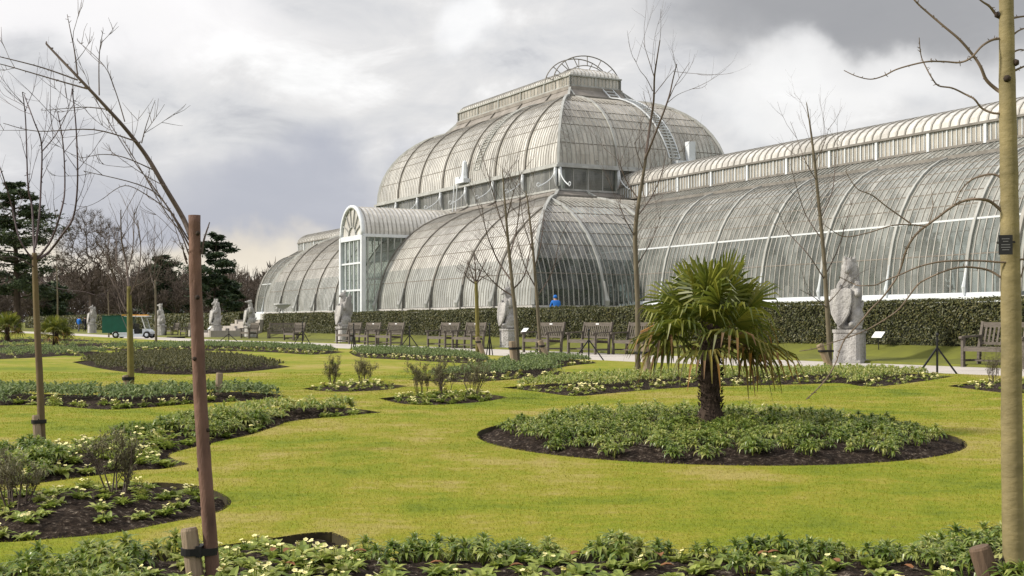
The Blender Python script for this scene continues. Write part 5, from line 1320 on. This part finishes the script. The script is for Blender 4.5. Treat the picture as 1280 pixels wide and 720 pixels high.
def info(px, py, label, h, sc=1):
    b = gp(px, py); b.z = -.02; t = thing('information_sign', label, 'sign', b, GROT); mb = MB(); mb.tube([(0, 0, 0), (0, .02, h)], .012, 6); part('post', mb, M['black'], t)
    mb = MB(); M_ = Matrix.Translation((0, 0, h)) @ Matrix.Rotation(R(48), 4, 'X'); mb.box(-.19 * sc, .19 * sc, -.11 * sc, .11 * sc, 0, .012, 0, M_); part('plate', mb, M['plate'], t)
info(1098, 449.5, 'small white tilted information plate right of the crowned statue', .70); info(656, 437.5, 'small white information plate by the round plinth statue', .75); info(262, 422.5, 'white information plate left of the crowned far statue', .7, 1.2)

# green utility cart
t = thing('utility_cart', 'small white utility cart with dark green box body parked on the path', 'utility cart', gp(131, 422.4) + Vector((0, 0, -.02)), 0)
gm = simple('green_panel', (.008, .085, .06), (.006, .06, .042), 2, .4); wm = simple('cart_white', (.56, .60, .66), (.46, .50, .56), 2, .35); gy_ = simple('cart_glass', (.05, .06, .06), (.03, .035, .035), 2, .15); am = simple('amber_lens', (.75, .36, .05), (.6, .28, .04), 2, .3)
mb = MB(); mb.box(.02, 1.9, -.65, .65, .36, 1.50); mb.box(.0, 1.93, -.67, .67, 1.50, 1.535); mb.box(1.72, 2.0, -.64, .64, .40, .82); part('box_body', mb, gm, t)
mb = MB(); mb.box(.55, 1.75, -.63, .63, .26, .365); part('chassis', mb, M['black'], t)
mb = MB(); mb.box(.72, 2.2, -.70, -.66, .28, .40); mb.add([(1.15, -.70, .1), (2.75, -.70, .1), (2.8, -.70, .3), (1.2, -.70, .3), (1.15, .70, .1), (2.75, .70, .1), (2.8, .70, .3), (1.2, .70, .3)], [(0, 1, 2, 3), (7, 6, 5, 4), (0, 4, 5, 1), (3, 2, 6, 7), (0, 3, 7, 4), (1, 5, 6, 2)]); mb.box(1.95, 2.15, -.66, .66, .30, .62); part('body', mb, wm, t)
mb = MB(); mb.add([(2.72, -.6, .28), (3.24, -.58, .30), (3.24, -.56, .46), (3.05, -.58, .60), (2.72, -.6, .64), (2.72, .6, .28), (3.24, .58, .30), (3.24, .56, .46), (3.05, .58, .60), (2.72, .6, .64)], [(0, 1, 2, 3, 4), (9, 8, 7, 6, 5), (1, 6, 7, 2), (2, 7, 8, 3), (3, 8, 9, 4), (0, 5, 6, 1), (0, 4, 9, 5)]); part('bonnet', mb, wm, t)
mb = MB(); mb.box(1.5, 3.02, -.66, .66, 1.46, 1.53); mb.add([(1.78, -.66, 1.46), (2.05, -.66, 1.46), (2.0, -.66, .95), (1.78, -.66, .95), (1.78, -.6, 1.46), (2.05, -.6, 1.46), (2.0, -.6, .95), (1.78, -.6, .95)], [(0, 3, 2, 1), (4, 5, 6, 7), (0, 1, 5, 4), (1, 2, 6, 5), (2, 3, 7, 6), (3, 0, 4, 7)]); part('roof', mb, M['white'], t)
for s in (-.6, .6):
    mb = MB(); mb.bar((2.66, s, 1.47), (2.93, s, .6), .06, .05); part('windscreen_post', mb, M['white'], t)
mb = MB(); mb.quad((2.67, -.57, 1.45), (2.67, .57, 1.45), (2.92, .57, .64), (2.92, -.57, .64)); part('windscreen', mb, M['glass_clear'], t)
mb = MB(); mb.box(1.2, 2.95, -.2, .2, 1.535, 1.60); part('beacon_bar', mb, am, t)
mb = MB(); mb.box(2.18, 2.45, -.55, .55, .32, .62); mb.box(2.1, 2.2, -.55, .55, .6, 1.0); part('seat', mb, M['black'], t)
mb = MB(); mb.tube([(2.85, -.3, .55), (2.68, -.3, .82)], .02, 6); mb.tube([Vector((2.68 + .06 * math.sin(a), -.3 + .16 * math.cos(a), .82 + .13 * math.sin(a))) for a in np.linspace(0, 2 * PI, 13)], .015, 5); part('steering_wheel', mb, M['black'], t)
for x in (.95, 3.03):
    for y in (-.62, .62):
        mb = MB(); W_ = []; Mx = Matrix.Translation((x, y, .24)) @ Matrix.Rotation(R(90), 4, 'X'); tb = MB(); tb.lathe([(.12, -.085), (.21, -.09), (.24, -.06), (.24, .06), (.21, .09), (.12, .085)], 18); tb.v = [tuple(Mx @ Vector(v)) for v in tb.v]; w = part('wheel', tb, M['rubber'], t)
        rb = MB(); rb.lathe([(.02, -.095), (.11, -.088), (.125, -.08), (.125, .08), (.11, .088), (.02, .095)], 14); rb.v = [tuple(Mx @ Vector(v)) for v in rb.v]; part('rim', rb, wm, w)

# ------------------------------------------------------------------ people (far off, small in the picture)
def person(loc, rz, label, top, legs, hair, pose):
    t = thing('person', label, 'person', loc, rz)
    J = {'pel': (0, 0, .92), 'spine': (0, .01, 1.15), 'chest': (0, .0, 1.36), 'neck': (0, -.01, 1.50), 'head': (0, -.03, 1.60), 'top': (0, -.02, 1.74), 'lsh': (.19, 0, 1.42), 'rsh': (-.19, 0, 1.42)}
    if pose == 'walk':
        J.update(lhip=(.09, 0, .88), lkn=(.10, -.16, .5), lan=(.10, -.12, .09), lto=(.11, -.28, .04), rhip=(-.09, 0, .88), rkn=(-.10, .08, .48), ran=(-.10, .30, .12), rto=(-.1, .18, .03), lel=(.25, .08, 1.15), lwr=(.24, -.06, .92), lha=(.23, -.1, .84), rel=(-.25, -.04, 1.14), rwr=(-.24, -.2, .96), rha=(-.23, -.25, .89))
    else:   # seated, leaning forward
        for k in ('pel', 'spine', 'chest', 'neck', 'head', 'top', 'lsh', 'rsh'):
            x, y, z = J[k]; z -= .44; J[k] = (x, y - (z - .48) * .3, z)
        J.update(lhip=(.1, 0, .46), lkn=(.12, -.45, .48), lan=(.12, -.42, .09), lto=(.12, -.58, .04), rhip=(-.1, 0, .46), rkn=(-.12, -.45, .48), ran=(-.12, -.42, .09), rto=(-.12, -.58, .04), lel=(.26, -.22, .72), lwr=(.17, -.42, .62), lha=(.14, -.47, .60), rel=(-.26, -.22, .72), rwr=(-.17, -.42, .62), rha=(-.14, -.47, .60))
    Rr = dict(pel=.15, spine=.145, chest=.155, neck=.06, head=.095, top=.075, lsh=.075, rsh=.075, lhip=.10, rhip=.10, lkn=.065, rkn=.065, lan=.045, ran=.045, lto=.04, rto=.04, lel=.05, rel=.05, lwr=.035, rwr=.035, lha=.035, rha=.035)
    E = [('pel', 'spine'), ('spine', 'chest'), ('chest', 'neck'), ('neck', 'head'), ('head', 'top'), ('chest', 'lsh'), ('lsh', 'lel'), ('lel', 'lwr'), ('lwr', 'lha'), ('chest', 'rsh'), ('rsh', 'rel'), ('rel', 'rwr'), ('rwr', 'rha'), ('pel', 'lhip'), ('lhip', 'lkn'), ('lkn', 'lan'), ('lan', 'lto'), ('pel', 'rhip'), ('rhip', 'rkn'), ('rkn', 'ran'), ('ran', 'rto')]
    ks = list(J); me = bpy.data.meshes.new('tmp'); me.from_pydata([J[k] for k in ks], [(ks.index(a), ks.index(b)) for a, b in E], []); o = bpy.data.objects.new('tmp', me); COL.objects.link(o)
    sk = o.modifiers.new('k', 'SKIN'); o.modifiers.new('s', 'SUBSURF').levels = 1
    for i, k in enumerate(ks): me.skin_vertices[0].data[i].radius = (Rr[k],) * 2; me.skin_vertices[0].data[i].use_root = (k == 'pel')
    dg = bpy.context.evaluated_depsgraph_get(); out = bpy.data.meshes.new_from_object(o.evaluated_get(dg)); bpy.data.objects.remove(o)
    out.materials.clear(); skin = M.setdefault('skin', simple('skin', (.45, .28, .2), (.38, .22, .16), 8, .6))
    for m in (top, legs, skin): out.materials.append(m)
    zp = J['pel'][2]; zn = J['neck'][2]
    for p in out.polygons:
        c = p.center; p.use_smooth = True
        nh = min((c - Vector(J['lha'])).length, (c - Vector(J['rha'])).length)
        p.material_index = 2 if c.z > zn or nh < .07 else (1 if (c.z < zp - .02 and abs(c.x) < .21) or (pose != 'walk' and c.z < zp + .07 and nh > .2) else 0)
    out.name = 'body'; link('body', out, t)
    hd = Vector(J['head']); mb = MB(); bm = bmesh.new(); bmesh.ops.create_uvsphere(bm, u_segments=14, v_segments=9, radius=1, matrix=Matrix.Translation(hd + Vector((0, .03, .07))) @ Matrix.Diagonal((.102, .105, .10, 1)))
    me = bpy.data.meshes.new('hair'); bm.to_mesh(me); bm.free(); me.materials.append(hair); [setattr(p, 'use_smooth', True) for p in me.polygons]; link('hair', me, t)
    return t
blue = simple('blue_cloth', (.02, .16, .55), (.015, .11, .40), 5, .8); dark = simple('dark_cloth', (.015, .015, .018), (.01, .01, .012), 5, .9); grey = simple('grey_cloth', (.12, .12, .14), (.08, .08, .09), 5, .9); hairm = simple('dark_hair', (.03, .02, .015), (.02, .014, .01), 20, .7)
person(gp(98.7, 415.2), R(160), 'person in a bright blue jacket walking on the far path', blue, grey, hairm, 'walk')
person(gp(106.3, 415.2), R(150), 'person dressed all in black walking on the far path', dark, dark, hairm, 'walk')
q = ap(696, 404, 63.5); q.z = 1.09
person(q, R(200), 'person in blue sitting behind the hedge below the glass corner', blue, dark, blue, 'sit')
t = thing('white_bench', 'low white bench behind the hedge under the person in blue', 'bench', (q.x, q.y + .05, 1.08), 0); mb = MB(); mb.box(-.5, .55, -.2, .25, .36, .42); part('seat', mb, M['white'], t)
for x in (-.42, .47): mb = MB(); mb.box(x - .03, x + .03, -.18, .22, 0, .36); part('leg', mb, M['white'], t)
mb = MB(); mb.box(-.5, .55, .25, .29, .42, .62); part('backrest', mb, M['white'], t)

# ------------------------------------------------------------------ trees beyond the garden
def far_tree(px, Y, top, spread, label, seed, trunk_px=2.5, fork=.35, dens=1.0, name='bare_tree', base_py=None, tw=1.0):
    """a leafless broad crowned tree: forking limbs out to fine twigs"""
    random.seed(seed); H = (HZ - top) / FPX * Y + 1.2; b = Vector(((px - 640) / FPX * Y, Y, -.2)); t = thing(name, label, 'tree', b)
    r0 = trunk_px / FPX * Y; Wd = spread / FPX * Y; tr = MB(); lm = MB(); tips = []
    hf = H * fork; pts = [Vector((random.gauss(0, .1), random.gauss(0, .1), hf * i / 5)) for i in range(6)]; pts[0] = Vector((0, 0, 0)); tr.tube(pts, [r0 * 1.3] + taper(5, r0, r0 * .8), 8)
    top_p = pts[-1]; n = 7
    for k in range(n):
        a = 2 * PI * k / n + random.uniform(-.4, .4); el_ = random.uniform(.3, 1.2) if k else 1.5; q = pts[-1 - (k % 2)]
        d = Vector((math.cos(a) * math.cos(el_), math.sin(a) * math.cos(el_), math.sin(el_)))
        Ld = 1 / math.sqrt((math.hypot(d.x, d.y) / Wd) ** 2 + (d.z / (H - hf)) ** 2)
        grow(lm, q, d, Ld * .62, r0 * .5, 3, 5, .75, .10, 5, tips, .10, 5, .58)
    part('trunk', tr, M['far_trunk'], t); part('limbs', lm, M['far_twig'] if name == 'bare_tree_' else M['far_trunk'], t)
    tg = MB()
    for pp, d in tips:
        for k in range(int(3 * dens)):
            p = pp[random.randrange(1, len(pp))]; e = (d + Vector((random.gauss(0, .6), random.gauss(0, .6), random.gauss(.15, .5)))).normalized(); l = H * .075 * random.uniform(.5, 1.2) * tw
            e2 = (e + Vector((random.gauss(0, .35), random.gauss(0, .35), .2))).normalized(); w = .10 / 1000 * Y * 1.15
            sd = e.cross(Vector((random.gauss(0, 1), random.gauss(0, 1), random.gauss(0, 1)))).normalized() * w
            tg.add([p - sd, p + sd, p + e * l * .6 + sd * .7, p + e * l * .6 - sd * .7, p + e * l * .6 + e2 * l * .5], [(0, 1, 2, 3), (3, 2, 4)])
    part('twigs', tg, M['far_twig'], t)
def conifer(px, Y, top, spread, label, seed, trunk_px, lo, layers, name='cedar', lean=0, flat=.35, cut=0):
    random.seed(seed); H = (HZ - top) / FPX * Y + 1.2; b = Vector(((px - 640) / FPX * Y, Y, -.2)); t = thing(name, label, 'tree', b); Wd = spread / FPX * Y; r0 = trunk_px / FPX * Y
    tr = MB(); T = [Vector((lean * H * (i / 8) ** 1.5, 0, H * .97 * i / 8)) for i in range(9)]; tr.tube(T, taper(9, r0, r0 * .2), 8)
    lf = []
    for k in range(layers):
        s = lo + (1 - lo) * (k + random.random()) / layers; z = H * s; c = T[min(7, int(s * 8))].lerp(T[min(8, int(s * 8) + 1)], s * 8 - int(s * 8)) if s < 1 else T[8]
        a = k * 2.4 + random.uniform(-.5, .5); prof = min(1.0, (1 - s) * 3.2 + .22); Lb = Wd * prof * random.choice((.35, .6, .8, 1.0, 1.15)) * random.uniform(.8, 1.05)
        d = Vector((math.cos(a), math.sin(a), random.uniform(-.05, .28))); e = c + d * Lb; md = c.lerp(e, .5) + Vector((0, 0, .06 * Lb)); tr.tube([c, md, e], [r0 * .22, r0 * .14, r0 * .04], 5, 0, False)
        for j in range(7):
            f = random.uniform(.35, 1.05); q = c.lerp(e, f) + Vector((random.gauss(0, .12) * Lb, random.gauss(0, .12) * Lb, random.gauss(0, .03) * Lb)); rr = Lb * random.uniform(.16, .30)
            m = 60; v = RNG.normal(size=(m, 3)) * np.array([rr, rr, rr * flat]) * .6 + np.array(q); sz = .0016 * Y
            d1 = RNG.normal(size=(m, 3)) * sz * np.array([1, 1, .6]); d2 = RNG.normal(size=(m, 3)) * sz * np.array([1, 1, .6]); lf.append(np.stack([v, v + d1, v + d2], 1).reshape(-1, 3))
    part('trunk', tr, M['far_trunk'], t); link('crown', tri_mesh('crown', np.concatenate(lf), M['needle']), t)
conifer(22, 175, 222, 52, 'tall dark cedar with layered branches at the left edge', 3, 5.0, .22, 44, 'cedar', -.03)
conifer(268, 190, 290, 30, 'dark spreading pine behind the cut off leaning tree', 5, 2.6, .25, 34, 'pine', .02)
conifer(292, 200, 352, 16, 'small dark evergreen right of the pine, low among bare trees', 6, 1.6, .1, 18, 'pine')
conifer(200, 230, 318, 30, 'dull evergreen half hidden among the bare trees behind the cart', 7, 2.4, .1, 30, 'pine', 0, .6)
conifer(66, 220, 352, 26, 'rounded dark evergreen just right of the tall cedar', 8, 3, .1, 30, 'pine', 0, .6)
def round_tree(px, Y, top, half, low, label, seed, npts, trunk_px, name='bare_tree'):
    """a broad rounded crown grown outwards point by point, limbs thickening where they carry more"""
    random.seed(seed); k = Y / FPX; H = (HZ - top) * k + 1.2; b = Vector(((px - 640) * k, Y, -.2)); t = thing(name, label, 'tree', b); W = half * k; zl = (HZ - low) * k + 1.2; zc = zl + (H - zl) * .42
    P = []
    while len(P) < npts:
        p = Vector((random.uniform(-1, 1), random.uniform(-1, 1), random.uniform(-1, 1)))
        if p.length > 1 or random.random() > .25 + p.length * .75: continue
        P.append(Vector((p.x * W, p.y * W, zc + (p.z * (H - zc) if p.z > 0 else p.z * (zc - zl)))))
    fork = Vector((0, 0, zl * 1.02)); nodes = [Vector((0, 0, 0)), Vector((.1, 0, zl * .5)), fork, Vector((0, 0, zl * 1.3)), Vector((.2, 0, zl * 1.6))]; par = [-1, 0, 1, 2, 3]
    P.sort(key=lambda p: (p - fork).length); arr = np.array([tuple(n) for n in nodes])
    for p in P:
        q = np.array(tuple(p)); dd = np.linalg.norm(arr[2:] - q, axis=1) + .22 * np.linalg.norm(arr[2:] - np.array(tuple(fork)), axis=1); j = int(dd.argmin()) + 2
        m = nodes[j].lerp(p, .5) + Vector((random.gauss(0, .06), random.gauss(0, .06), random.gauss(.03, .06))) * (p - nodes[j]).length
        nodes.append(m); par.append(j); nodes.append(p); par.append(len(nodes) - 2); arr = np.vstack([arr, np.array(tuple(m))[None], q[None]])
    load = [0.0] * len(nodes)
    for i in range(len(nodes) - 1, 0, -1): load[i] = max(load[i], 1.0); load[par[i]] += load[i]
    r0 = trunk_px * k; rad = [max(.016, r0 * (l / load[1]) ** .58) for l in load]; tr = MB(); lm = MB()
    tr.tube([nodes[0], nodes[1], nodes[2]], [r0 * 1.25, r0, r0 * .95], 8)
    for i in range(3, len(nodes)): lm.tube([nodes[par[i]], nodes[i]], [min(rad[par[i]], rad[i] * 1.35), rad[i]], 5 if rad[i] > .06 else 3, 0, False)
    part('trunk', tr, M['far_trunk'], t); part('limbs', lm, M['far_trunk'], t); tg = MB()
    for i in range(5, len(nodes)):
        if load[i] > 2.5: continue
        for _ in range(5):
            o = (nodes[i] - Vector((0, 0, zc))).normalized(); e = (o + Vector((random.gauss(0, .7), random.gauss(0, .7), random.gauss(.1, .5)))).normalized(); l = random.uniform(.4, 1.0); w = .016; sd = e.cross(Vector((random.gauss(0, 1), random.gauss(0, 1), .3))).normalized() * w; p = nodes[i]
            tg.add([p - sd, p + sd, p + e * l], [(0, 1, 2)])
    part('twigs', tg, M['far_twig'], t)
round_tree(115, 165, 262, 44, 368, 'big bare oak with a rounded crown right of the cedar', 2, 1500, 4.6)
FT = [(158, 190, 305, 24, 'bare tree close to the right of the big oak'), (40, 215, 330, 34, 'bare brown tree behind the slim far left tree'), (85, 240, 335, 30, 'bare brown tree between the cedar and the big oak'), (140, 250, 335, 30, 'low bare tree behind the foot of the big oak'), (182, 215, 305, 28, 'bare purple brown tree behind the mossy tree'),
      (222, 225, 318, 28, 'bare brown tree just left of the leaning cut trunk'), (240, 250, 330, 26, 'bare tree filling the gap left of the pine'), (300, 205, 322, 22, 'russet bare tree between the pine and the glasshouse'), (318, 240, 338, 22, 'bare brown tree touching the left end of the glasshouse'), (282, 260, 335, 26, 'bare tree behind the pine trunk'), (8, 250, 345, 30, 'bare brown tree at the extreme left edge'), (340, 260, 345, 24, 'bare brown tree half behind the glasshouse end'), (-30, 240, 330, 34, 'bare tree just outside the left edge'), (200, 265, 330, 30, 'low bare tree behind the green cart')]
for i, (x, Y, top, sp_, lab) in enumerate(FT): far_tree(x, Y, top, sp_, lab, 50 + i, 1.8, .22, 1.5)
# the brushy wood behind them reads as one mass of twigs
n = 60000; px = RNG.uniform(-120, 420, n); Y = RNG.uniform(262, 300, n); env = np.array([mnoise.noise((a * .03, 3, 1)) * 12 + mnoise.noise((a * .11, 8, 1)) * 7 for a in px]); z = (RNG.random(n) ** .8) * (66 + env * 1.3) / FPX * Y
c = np.stack([(px - 640) / FPX * Y, Y, z], 1); d1 = RNG.normal(size=(n, 3)) * np.array([.6, .6, 1.2]); d2 = RNG.normal(size=(n, 3)) * .16
stuff(link('woodland', tri_mesh('woodland', np.stack([c, c + d1 * .9, c + d1 * .5 + d2], 1).reshape(-1, 3), M['far_twig'])), 'far leafless brown woodland beyond the garden', 'woodland')
